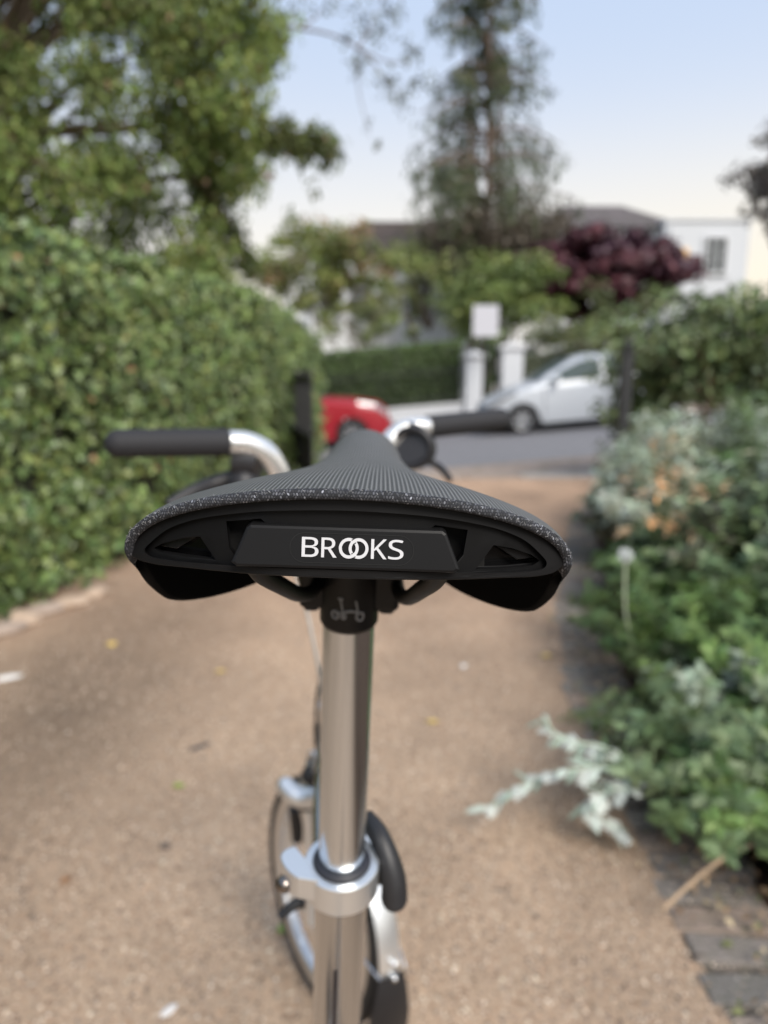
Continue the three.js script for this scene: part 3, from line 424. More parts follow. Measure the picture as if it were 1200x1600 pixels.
/* ------------------------------------------------------------------ cars */
const tyreMat = std([0.018, 0.018, 0.019], 0.85), alloy = std([0.55, 0.56, 0.58], 0.35, 0.9), glassDark = new THREE.MeshPhysicalMaterial({ color: lin(0.075, 0.10, 0.10), roughness: 0.35, specularIntensity: 0.12, side: THREE.DoubleSide }), plastic = std([0.025, 0.025, 0.027], 0.6);
function car(name, label, c, o) {
  const t = thing(name, o.pos, label, 'car');
  t.rotation.set(0, o.yaw, 0); t.rotation.order = 'ZYX'; t.rotation.z = o.roll;
  const topY = spline1(o.top), belt = spline1(o.belt), L = o.L, R = o.wr + 0.05;
  const hw = (x) => 0.86 - 0.20 * Math.pow(Math.max(0, 1 - x / 0.75), 2.2) - 0.12 * Math.pow(Math.max(0, 1 - (L - x) / 0.6), 2.4);
  const sill = (x) => { let y = 0.2; for (const w of o.wheels) { const d = Math.abs(x - w); if (d < R) y = Math.max(y, o.wr + Math.sqrt(R * R - d * d) - 0.02); } return y; };
  const sideZ = (x, y) => { const b = Math.min(belt(x), topY(x)); if (y <= b) return hw(x) - 0.05 * Math.pow(Math.max(0, (0.55 - y) / 0.4), 2) - 0.03 * Math.pow(Math.max(0, (y - 0.6) / 0.4), 2); return hw(x) - 0.03 - (y - b) * 0.42; };
  const upZ = (x, y) => { const T = topY(x), b = Math.min(belt(x), T - 0.04), zr = Math.max(0.25, hw(x) - 0.03 - Math.max(0, T - b) * 0.42 - 0.02); return lerp(sideZ(x, b), zr, Math.max(0, Math.min(1, (y - b) / Math.max(0.02, T - 0.045 - b)))); };
  const sec = (x) => {
    const T = topY(x), b = Math.min(belt(x), T - 0.04), s = sill(x), pts = [];
    for (let k = 0; k <= 6; k++) { const y = lerp(s, Math.max(s + 0.02, b), k / 6); pts.push([y, sideZ(x, y)]); }
    const zr = Math.max(0.25, hw(x) - 0.03 - Math.max(0, T - b) * 0.42 - 0.02);
    for (let k = 1; k <= 3; k++) { const y = lerp(b, T - 0.045, k / 3); pts.push([y, lerp(sideZ(x, b), zr, k / 3)]); }
    for (let k = 1; k <= 5; k++) { const a = k / 5; pts.push([T - 0.045 * (1 - a) * (1 - a), zr * (1 - a * 0.999)]); }
    return pts;
  };
  const nx = 100, full = [];
  for (let i = 0; i <= nx; i++) { const x = L * (0.5 - 0.5 * Math.cos(Math.PI * i / nx)), h = sec(x); full.push([...h.map(([y, z]) => [x, y, z]), ...h.slice().reverse().map(([y, z]) => [x, y, -z])]); }
  const m = full[0].length, body = gridGeo(m - 1, nx, (a, b) => full[Math.round(b * nx)][Math.round(a * (m - 1))]);
  const cap = (row) => { const q = []; for (let k = 1; k < row.length - 1; k++) q.push(...row[0], ...row[k], ...row[k + 1]); const g = new THREE.BufferGeometry(); g.setAttribute('position', new THREE.Float32BufferAttribute(q, 3)); g.computeVertexNormals(); return g; };
  mesh('body', join([body, cap(full[0]), cap(full[nx])]), c, t);
  mesh('underbody', box(L - 0.5, 0.28, 1.25, L / 2, 0.34, 0), plastic, t);
  for (const s of [1, -1]) {
    for (const w of o.win) {                                       // glazing that follows the side of the cabin
      const sh = new THREE.ShapeGeometry(new THREE.Shape(w.map((p) => new THREE.Vector2(...p))), 8), p = sh.attributes.position;
      for (let i = 0; i < p.count; i++) p.setZ(i, s * (upZ(p.getX(i), p.getY(i)) + 0.012)); sh.computeVertexNormals(); mesh('side_window', sh, glassDark, t);
    }
    for (const x of o.seams) mesh('door_seam', gridGeo(1, 8, (a, b) => { const y = lerp(0.28, belt(x) - 0.02, b); return [x + (a - 0.5) * 0.012, y, s * (sideZ(x, y) + 0.003)]; }), plastic, t);
    mesh('mirror', rbox(0.14, 0.12, 0.2, 0.04, o.mirror[0], o.mirror[1], s * 0.96), c, t);
    mesh('door_handle', rbox(0.16, 0.03, 0.03, 0.01, o.seams[1] - 0.18, belt(o.seams[1]) - 0.1, s * (sideZ(o.seams[1], belt(o.seams[1]) - 0.1) + 0.012)), c, t);
    const hl = gridGeo(8, 5, (a, b) => { const x = lerp(0.06, 0.62, a), y = topY(x) - 0.035 - lerp(0.14, 0.02, b) * (1 - 0.5 * a); return [x - 0.01, y, s * (sideZ(x, y) + 0.008)]; });
    mesh('headlight', hl, std([0.28, 0.28, 0.29], 0.15, 0.3), t);
    for (const x of o.wheels) {
      const w = new THREE.Group(); w.name = numbered('wheel'); w.position.set(x, o.wr, s * 0.74); t.add(w);
      const prof = [[0.62, -0.09], [0.92, -0.10], [1, -0.06], [1, 0.06], [0.92, 0.10], [0.62, 0.09]].map(([r, y]) => new THREE.Vector2(r * o.wr, y));
      mesh('tyre', new THREE.LatheGeometry(prof, 36).rotateX(Math.PI / 2), tyreMat, w);
      const sp = [new THREE.TorusGeometry(o.wr * 0.62, 0.018, 8, 32).translate(0, 0, s * 0.07), new THREE.CylinderGeometry(0.06, 0.06, 0.05, 16).rotateX(Math.PI / 2).translate(0, 0, s * 0.05)];
      for (let k = 0; k < 7; k++) sp.push(box(0.045, o.wr * 0.6, 0.03, 0, o.wr * 0.31, s * 0.05).rotateZ(k * 0.8976));
      mesh('rim', join(sp), alloy, w); mesh('brake_disc', new THREE.CylinderGeometry(o.wr * 0.6, o.wr * 0.6, 0.02, 28).rotateX(Math.PI / 2).translate(0, 0, s * -0.02), plastic, w);
    }
  }
  const ws = gridGeo(10, 8, (a, b) => { const x = lerp(o.screen[0], o.screen[1], b), z = lerp(-1, 1, a) * (0.93 * Math.max(0.25, hw(x) - 0.03 - Math.max(0, topY(x) - belt(x)) * 0.42 - 0.05)); return [x - 0.004, topY(x) + 0.006 - 0.03 * Math.pow(Math.abs(lerp(-1, 1, a)), 4), z]; });
  mesh('windscreen', ws, glassDark, t);
  mesh('bumper', rbox(0.18, 0.2, 1.3, 0.05, 0.03, 0.33, 0), c, t); mesh('grille', rbox(0.04, 0.1, 0.8, 0.015, -0.045, 0.42, 0), plastic, t);
  return t;
}
const ang = Math.atan(SLOPE);
{
  const paintW = new THREE.MeshPhysicalMaterial({ color: lin(0.50, 0.53, 0.57), roughness: 0.35, metalness: 0.1, clearcoat: 0.4, clearcoatRoughness: 0.15, side: THREE.DoubleSide });
  const paintR = new THREE.MeshPhysicalMaterial({ color: lin(0.32, 0.012, 0.022), roughness: 0.35, metalness: 0.15, clearcoat: 0.5, clearcoatRoughness: 0.12, side: THREE.DoubleSide });
  const zc = 15.45;
  car('hatchback_car', 'pale silver white hatchback parked in front of the gate piers, facing the red car', paintW, {
    pos: [2.12, G(2.12, zc) - 0.11, -zc], yaw: 0.03, roll: ang, L: 3.95, wr: 0.31, wheels: [0.72, 3.25],
    top: [[0, 0.52], [0.06, 0.68], [0.3, 0.82], [0.8, 0.98], [1.05, 1.06], [1.4, 1.26], [1.8, 1.45], [2.2, 1.53], [2.7, 1.54], [3.3, 1.47], [3.7, 1.3], [3.88, 0.95], [3.95, 0.6]],
    belt: [[0, 0.7], [0.6, 0.86], [1.1, 0.94], [3.9, 1.06]], win: [[[1.22, 1.0], [1.62, 1.24], [2.0, 1.38], [2.38, 1.42], [2.38, 1.02]], [[2.46, 1.02], [2.46, 1.42], [2.95, 1.40], [3.3, 1.30], [3.38, 1.06]]], seams: [1.18, 2.42, 3.2], mirror: [1.42, 1.05], screen: [1.08, 1.85],
  });
  car('saloon_car', 'dark red car parked across the street, only its bonnet showing past the hedge', paintR, {
    pos: [0.17, G(0.17, zc) - 0.11, -zc + 0.0], yaw: Math.PI - 0.02, roll: ang, L: 4.2, wr: 0.31, wheels: [0.78, 3.4],
    top: [[0, 0.55], [0.05, 0.76], [0.25, 0.93], [0.9, 1.06], [1.25, 1.1], [1.6, 1.22], [2.0, 1.36], [2.4, 1.42], [2.9, 1.40], [3.4, 1.22], [3.7, 1.04], [4.1, 0.98], [4.2, 0.62]],
    belt: [[0, 0.72], [0.7, 0.9], [1.2, 0.96], [4.2, 1.0]], win: [[[1.5, 0.98], [1.85, 1.2], [2.1, 1.3], [2.4, 1.33], [2.4, 0.98]], [[2.48, 0.98], [2.48, 1.33], [2.9, 1.31], [3.25, 1.2], [3.4, 1.02]]], seams: [1.35, 2.44, 3.3], mirror: [1.6, 1.0], screen: [1.3, 2.05],
  });
}

/* ------------------------------------------------------------------ garden plants along the bricks */
function spray(name, label, o) {
  const base = V(o.x, G(o.x, o.z) + 0.02, -o.z), t = thing(name, base.toArray(), label, 'plant', o.group), list = [], stems = [];
  for (let k = 0; k < o.n; k++) {
    const a = o.dir === undefined ? rnd() * 6.283 : o.dir + gauss() * (o.fan ?? 0.6), out = o.spread * Math.sqrt(rnd()), h = o.h * rr(0.6, 1.08) * (1 - 0.35 * (out / o.spread) ** 2);
    const s = base.clone().add(V(Math.cos(a) * out * 0.25, 0, Math.sin(a) * out * 0.25)), e = base.clone().add(V(Math.cos(a) * out, h, Math.sin(a) * out)), m = s.clone().lerp(e, 0.55).add(V(0, h * 0.12, 0));
    if (o.droop) e.y -= o.droop * rnd() * (out / o.spread);
    const c = new THREE.CatmullRomCurve3([s, m, e]); stems.push(taperTube([s, m, e], o.sr ?? 0.004, 0.0015, 6, 4));
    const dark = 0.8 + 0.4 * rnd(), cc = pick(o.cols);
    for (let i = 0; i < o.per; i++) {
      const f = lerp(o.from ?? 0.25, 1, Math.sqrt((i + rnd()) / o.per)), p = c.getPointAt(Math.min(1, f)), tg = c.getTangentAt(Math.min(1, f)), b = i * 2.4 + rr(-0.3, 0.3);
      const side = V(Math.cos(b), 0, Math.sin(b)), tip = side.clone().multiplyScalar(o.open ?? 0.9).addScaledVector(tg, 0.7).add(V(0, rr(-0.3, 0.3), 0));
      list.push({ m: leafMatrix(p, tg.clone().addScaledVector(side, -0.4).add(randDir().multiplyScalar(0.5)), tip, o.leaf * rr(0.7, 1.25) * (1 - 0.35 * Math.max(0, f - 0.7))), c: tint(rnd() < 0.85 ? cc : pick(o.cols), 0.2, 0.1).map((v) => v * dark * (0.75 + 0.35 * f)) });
    }
  }
  wmesh('stem', join(stems), o.stemMat ?? stemGreen, t, base).userData.kind = 'stuff';
  foliage('foliage', o.geo ?? L_FEATHER, o.mat ?? M_LEAF, list, t, base);
  return t;
}
const GREY = [[0.13, 0.185, 0.085], [0.18, 0.235, 0.12], [0.09, 0.14, 0.055]], FRESH = [[0.12, 0.20, 0.05], [0.16, 0.25, 0.07], [0.09, 0.16, 0.045]], SILVER = [[0.40, 0.46, 0.36], [0.50, 0.54, 0.45], [0.30, 0.36, 0.26]], DULL = [[0.12, 0.135, 0.08], [0.18, 0.19, 0.12], [0.08, 0.09, 0.055]], DEEP = [[0.075, 0.125, 0.04], [0.10, 0.155, 0.05], [0.06, 0.10, 0.035]];
const nearG = 'feathery plants spilling over the brick edging';
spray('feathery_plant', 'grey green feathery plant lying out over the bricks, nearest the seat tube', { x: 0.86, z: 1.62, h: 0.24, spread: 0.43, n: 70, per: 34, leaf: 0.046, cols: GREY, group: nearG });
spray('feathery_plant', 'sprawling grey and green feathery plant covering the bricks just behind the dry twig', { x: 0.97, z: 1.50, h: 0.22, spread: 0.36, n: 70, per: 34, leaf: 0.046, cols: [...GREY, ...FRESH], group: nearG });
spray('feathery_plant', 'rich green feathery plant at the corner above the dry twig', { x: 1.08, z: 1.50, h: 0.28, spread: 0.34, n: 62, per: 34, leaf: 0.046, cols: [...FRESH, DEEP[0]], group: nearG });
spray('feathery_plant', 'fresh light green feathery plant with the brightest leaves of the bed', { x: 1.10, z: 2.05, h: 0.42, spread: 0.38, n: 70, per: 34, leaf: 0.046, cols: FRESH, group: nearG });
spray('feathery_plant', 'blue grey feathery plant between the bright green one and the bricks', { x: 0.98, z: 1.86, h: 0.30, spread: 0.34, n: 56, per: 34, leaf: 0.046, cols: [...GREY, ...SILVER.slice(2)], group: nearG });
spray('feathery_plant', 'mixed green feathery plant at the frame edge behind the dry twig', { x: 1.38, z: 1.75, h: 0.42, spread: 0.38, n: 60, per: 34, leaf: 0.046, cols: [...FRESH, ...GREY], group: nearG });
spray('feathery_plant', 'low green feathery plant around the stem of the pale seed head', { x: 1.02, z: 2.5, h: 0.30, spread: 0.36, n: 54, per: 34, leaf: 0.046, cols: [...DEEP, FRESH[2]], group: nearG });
spray('feathery_plant', 'dark green feathery plant behind the brightest one', { x: 1.52, z: 2.35, h: 0.46, spread: 0.42, n: 60, per: 34, leaf: 0.046, cols: [...DEEP, ...GREY], group: nearG });
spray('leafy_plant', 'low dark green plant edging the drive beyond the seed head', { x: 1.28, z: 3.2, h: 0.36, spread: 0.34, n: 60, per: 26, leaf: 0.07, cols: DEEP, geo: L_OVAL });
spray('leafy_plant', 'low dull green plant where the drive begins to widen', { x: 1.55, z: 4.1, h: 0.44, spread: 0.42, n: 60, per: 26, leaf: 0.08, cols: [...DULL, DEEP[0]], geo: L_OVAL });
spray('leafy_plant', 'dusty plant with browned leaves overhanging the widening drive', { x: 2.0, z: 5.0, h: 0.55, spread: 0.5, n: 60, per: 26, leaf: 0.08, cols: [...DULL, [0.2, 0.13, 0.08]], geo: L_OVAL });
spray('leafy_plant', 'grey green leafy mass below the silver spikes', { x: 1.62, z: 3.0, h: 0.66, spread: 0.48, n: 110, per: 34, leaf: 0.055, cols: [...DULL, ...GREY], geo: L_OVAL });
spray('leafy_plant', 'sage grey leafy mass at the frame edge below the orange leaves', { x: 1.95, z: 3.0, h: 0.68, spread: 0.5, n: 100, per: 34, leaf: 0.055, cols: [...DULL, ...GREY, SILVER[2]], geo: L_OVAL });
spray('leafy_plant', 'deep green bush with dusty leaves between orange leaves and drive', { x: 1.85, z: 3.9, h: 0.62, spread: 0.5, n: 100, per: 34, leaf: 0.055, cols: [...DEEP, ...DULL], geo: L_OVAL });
const silv = 'silver leaved plants in the bed';
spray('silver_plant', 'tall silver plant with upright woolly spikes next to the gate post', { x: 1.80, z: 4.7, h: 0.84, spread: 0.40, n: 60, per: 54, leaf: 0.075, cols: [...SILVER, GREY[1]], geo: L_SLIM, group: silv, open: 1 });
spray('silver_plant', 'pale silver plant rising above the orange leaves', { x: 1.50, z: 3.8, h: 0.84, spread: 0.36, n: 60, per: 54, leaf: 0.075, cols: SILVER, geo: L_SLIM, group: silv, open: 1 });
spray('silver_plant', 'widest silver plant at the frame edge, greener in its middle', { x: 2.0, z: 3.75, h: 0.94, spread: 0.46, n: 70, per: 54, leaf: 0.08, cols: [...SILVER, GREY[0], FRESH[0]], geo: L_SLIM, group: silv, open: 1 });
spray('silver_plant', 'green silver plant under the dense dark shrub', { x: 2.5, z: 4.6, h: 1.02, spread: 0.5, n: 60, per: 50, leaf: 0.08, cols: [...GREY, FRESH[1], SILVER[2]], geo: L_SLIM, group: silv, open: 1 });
spray('orange_plant', 'patch of pale orange leaves among the silver spikes', { x: 1.26, z: 3.1, h: 0.76, spread: 0.26, n: 30, per: 14, leaf: 0.05, cols: [[0.76, 0.43, 0.20], [0.70, 0.48, 0.28], [0.50, 0.44, 0.32]], geo: L_SLIM, from: 0.86 });
{ /* silver sprig reaching out over the drive; its leaves can be told apart */
  const o = at(900, 1240, 1.50), base = V(o.x, 0, o.z), t = thing('silver_sprig', base.toArray(), 'silvery sprig with curled pale leaves reaching out over the drive', 'plant');
  const ms = [std([0.56, 0.60, 0.55], 0.7), std([0.46, 0.52, 0.45], 0.7), std([0.30, 0.38, 0.30], 0.7)];
  for (const [p, n] of [[[[1010, 1225, 1.55], [950, 1200, 1.52], [880, 1205, 1.5], [820, 1225, 1.5], [765, 1262, 1.48]], 8], [[[1000, 1235, 1.5], [950, 1235, 1.48], [920, 1265, 1.46], [960, 1295, 1.44]], 7], [[[990, 1190, 1.6], [930, 1165, 1.58], [870, 1150, 1.56], [850, 1120, 1.58]], 7]]) {
    const c = new THREE.CatmullRomCurve3(p.map((q) => { const w = at(...q); w.y = Math.max(0.035, w.y); return w; })); wmesh('stem', new THREE.TubeGeometry(c, 24, 0.003, 6), std([0.4, 0.46, 0.36], 0.8), t, base);
    for (let k = 0; k < n * 4; k++) { const f = (k + 1) / (n * 4), w = c.getPointAt(f), tg = c.getTangentAt(f), side = V(-tg.z, 0, tg.x).multiplyScalar(k % 2 ? 1 : -1); const m = mesh('leaf', k % 3 ? L_SLIM : L_FEATHER, ms[k % 3], t); leafMatrix(w.clone().sub(base), V(0, 1, 0).add(randDir().multiplyScalar(0.5)), side.multiplyScalar(0.8).add(tg).add(V(0, rr(-0.7, 0.1), 0)), rr(0.034, 0.062)).decompose(m.position, m.quaternion, m.scale); m.scale.x *= 1.5; }
  }
}
{ /* seed head on its own stem, and the dry twig on the bricks */
  const top = at(977, 868, 2.25), foot = V(top.x + 0.06, 0.02, top.z + 0.12), t = thing('seed_head', foot.toArray(), 'single pale fluffy seed head on a bent stem above the bed', 'plant');
  wmesh('stem', tube([foot, at(1000, 1060, 2.15), at(978, 960, 2.2), top], 0.004, 30, 8), std([0.34, 0.38, 0.26], 0.8), t, foot);
  const fl = []; for (let k = 0; k < 260; k++) { const d = randDir(); fl.push({ m: leafMatrix(top.clone(), randDir(), d, rr(0.02, 0.028)), c: tint([0.75, 0.78, 0.76], 0.1) }); }
  foliage('fluff', L_SLIM, M_LEAF, fl, t, foot);
  const a = at(1035, 1408, 1.2), tw = thing('dry_twig', [a.x, 0, a.z], 'bare dry twig lying across the brick edging', 'twig'), cv = std([0.36, 0.26, 0.17], 0.9);
  wmesh('stem', tube([a.setY(0.045), at(1075, 1398, 1.25).setY(0.06), at(1120, 1368, 1.3).setY(0.075), at(1160, 1352, 1.33).setY(0.085), at(1230, 1348, 1.36).setY(0.09)], 0.0045, 30, 8), cv, tw, V(a.x, 0, a.z));
  wmesh('side_shoot', taperTube([at(1120, 1368, 1.3).setY(0.075), at(1140, 1340, 1.34).setY(0.1), at(1160, 1320, 1.36).setY(0.12)], 0.0022, 0.001), cv, tw, V(a.x, 0, a.z));
}
/* fallen leaves and pebbles on the drive */
const onGround = (u, v) => { const y = (800 - v) / 1111, s = (y * cosP - sinP) / (cosP + y * sinP); return at(u, v, -EYE / s); };
{
  const yel = std([0.62, 0.44, 0.14], 0.7), grn = std([0.28, 0.36, 0.08], 0.7), brn = std([0.30, 0.16, 0.08], 0.8), pale = std([0.75, 0.73, 0.70], 0.7), dk = std([0.07, 0.06, 0.055], 0.8);
  const leafAt = (u, v, m, s, label) => { const p = onGround(u, v), t = thing('fallen_leaf', [p.x, 0.006, p.z], label, 'leaf'); t.rotation.y = rr(0, 6); const b = mesh('blade', L_OVAL.clone().rotateX(-Math.PI / 2 + 0.12), m, t); b.scale.set(s * 1.3, s, s); mesh('stalk', rod(V(0, 0, 0), V(0.002, 0.003, s * 0.4), 0.0012, 0.0008, 6), brn, t); };
  leafAt(172, 1005, yel, 0.055, 'yellow fallen leaf on the drive near the hedge foot');
  leafAt(352, 1052, yel, 0.042, 'yellow fallen leaf on the drive below the saddle');
  leafAt(684, 1132, yel, 0.040, 'yellow fallen leaf on the drive on the brick side of the seatpost');
  leafAt(862, 1028, yel, 0.045, 'faded yellow leaf beside the brick edging');
  leafAt(270, 1232, grn, 0.032, 'small green leaf alone on the open drive');
  leafAt(432, 1460, grn, 0.042, 'green fallen leaf on the ground beside the front wheel');
  leafAt(724, 1040, pale, 0.032, 'bleached leaf on the drive near the saddle clamp');
  leafAt(52, 950, brn, 0.09, 'curled brown leaf at the foot of the ivy');
  leafAt(95, 1385, brn, 0.03, 'tiny russet leaf far from the wheel on the drive');
  const chip = (name, cat, u, v, m, w, d, h, a, label) => { const p = onGround(u, v), g = new THREE.IcosahedronGeometry(1, 2), q = g.attributes.position; for (let i = 0; i < q.count; i++) { const k = 1 + 0.25 * noise(q.getX(i) * 1.7 + u, q.getY(i) * 1.7, q.getZ(i) * 1.7); q.setXYZ(i, q.getX(i) * k * w, q.getY(i) * k * h, q.getZ(i) * k * d); } g.computeVertexNormals(); const o = mesh(name, g, m); o.position.set(p.x, h * 0.5, p.z); o.rotation.y = a; tag(o, label, cat); };
  chip('paper_scrap', 'litter', 10, 1060, pale, 0.05, 0.022, 0.006, 0.5, 'white paper scrap at the edge of the drive by the hedge');
  chip('paper_scrap', 'litter', 264, 1580, pale, 0.016, 0.008, 0.004, 0.9, 'tiny white paper scrap on the gravel nearest the camera');
  chip('tar_lump', 'debris', 312, 1168, dk, 0.035, 0.010, 0.005, 0.75, 'small dark streak of tar on the open drive');
  chip('pebble', 'stone', 258, 1325, std([0.13, 0.10, 0.08], 0.8), 0.013, 0.010, 0.008, 0.2, 'small dark pebble on the drive');
  const st = [std([0.42, 0.32, 0.24], 0.9), std([0.34, 0.27, 0.22], 0.9)];
  [[28, 975, 0.07], [70, 958, 0.055], [110, 948, 0.06], [6, 990, 0.06], [150, 930, 0.05]].forEach(([u, v, r], i) => chip('edging_stone', 'stone', u, v, st[i % 2], r * 1.5, r * 0.9, r * 0.55, 0.3 * i, ['tan stone at the ivy foot, second from the frame edge', 'broad tan stone at the ivy foot in the middle of its row', 'tan stone at the ivy foot beside the curled leaf', 'tan stone at the ivy foot cut by the frame edge', 'small tan stone at the ivy foot farthest along its row'][i]));
}

{
  const gr = [], o = V(0, 0, 0);
  for (let i = 0; i < 26000; i++) {
    const z = 0.75 + 3.4 * Math.pow(rnd(), 1.7), x = rr(leftEdge(z), rightEdge(z) + 0.2); if (fbm(x * 1.5, z * 1.5, 44) + rr(-0.3, 0.3) < -0.12) continue;
    const sz = rr(0.0012, 0.0032), k = rnd(), c = k < 0.45 ? [0.62, 0.52, 0.42] : k < 0.7 ? [0.45, 0.34, 0.26] : k < 0.76 ? [0.72, 0.64, 0.55] : [0.24, 0.19, 0.16];
    const e = new THREE.Matrix4().makeRotationFromEuler(new THREE.Euler(rnd() * 6, rnd() * 6, rnd() * 6)).scale(V(sz, sz * 0.7, sz * 1.2)).setPosition(x, sz * 0.4, -z); gr.push({ m: e, c: tint(c, 0.25) });
  }
  const im = foliage('loose_gravel', new THREE.IcosahedronGeometry(1, 0), std([1, 1, 1], 0.6), gr, scene, o); tag(im, 'loose tan grit scattered over the drive around the bicycle', 'gravel', null, 'stuff');
  const li = [];
  for (let i = 0; i < 4200; i++) {
    const z = rr(0.8, 7.2), right = rnd() < 0.6, x = right ? rightEdge(z) + 0.12 + gauss() * 0.13 + (rnd() < 0.4 ? 0.12 : 0) : leftEdge(z) + Math.abs(gauss()) * 0.16 - 0.02;
    li.push({ m: leafMatrix(V(x, right ? 0.022 : 0.01, -z), V(rr(-0.5, 0.5), 1, rr(-0.5, 0.5)), randDir().setY(0.05), rr(0.006, 0.026)), c: tint(pick([[0.22, 0.13, 0.07], [0.30, 0.20, 0.11], [0.13, 0.09, 0.06], [0.40, 0.32, 0.2], [0.16, 0.17, 0.06]]), 0.3) });
  }
  const im2 = foliage('leaf_litter', L_OVAL, M_LEAF, li, scene, o); tag(im2, 'brown crumbs of dead leaf along the hedge foot and over the brick edging', 'leaf litter', null, 'stuff');
}

/* ------------------------------------------------------------------ the bicycle */
const BB = V(-0.08, 0, -0.62);
const bike = thing('folding_bicycle', BB.toArray(), 'silver folding bicycle with black saddle and turned handlebar standing on the drive', 'bicycle');
const part = (name, geo, mat, parent = bike) => wmesh(name, geo, mat, parent, BB);
const dark = (c, r, sp) => new THREE.MeshPhysicalMaterial({ color: lin(c, c, c * 1.06), roughness: r, specularIntensity: sp, side: THREE.DoubleSide });
const rubberBlack = std([0.012, 0.012, 0.013], 0.55), softBlack = std([0.02, 0.02, 0.022], 0.7), gloss = dark(0.006, 0.15, 0.6), satin = dark(0.009, 0.55, 0.35);
const streak = canvasTex(256, (g, n) => { g.fillStyle = 'rgb(205,205,205)'; g.fillRect(0, 0, n, n); for (let i = 0; i < 420; i++) { const l = rr(120, 255) | 0; g.fillStyle = `rgba(${l},${l},${l},0.45)`; g.fillRect(rnd() * n, rnd() * n, 1, rr(20, 200)); } }, false);
const steel = std([0.72, 0.77, 0.82], 0.27, 1, { roughnessMap: streak }), tubeSteel = std([0.56, 0.575, 0.59], 0.25, 1, { roughnessMap: streak }), alu = std([0.78, 0.80, 0.81], 0.32, 0.85), polished = std([0.85, 0.86, 0.87], 0.16, 1), rimMat = std([0.68, 0.69, 0.7], 0.28, 0.95);

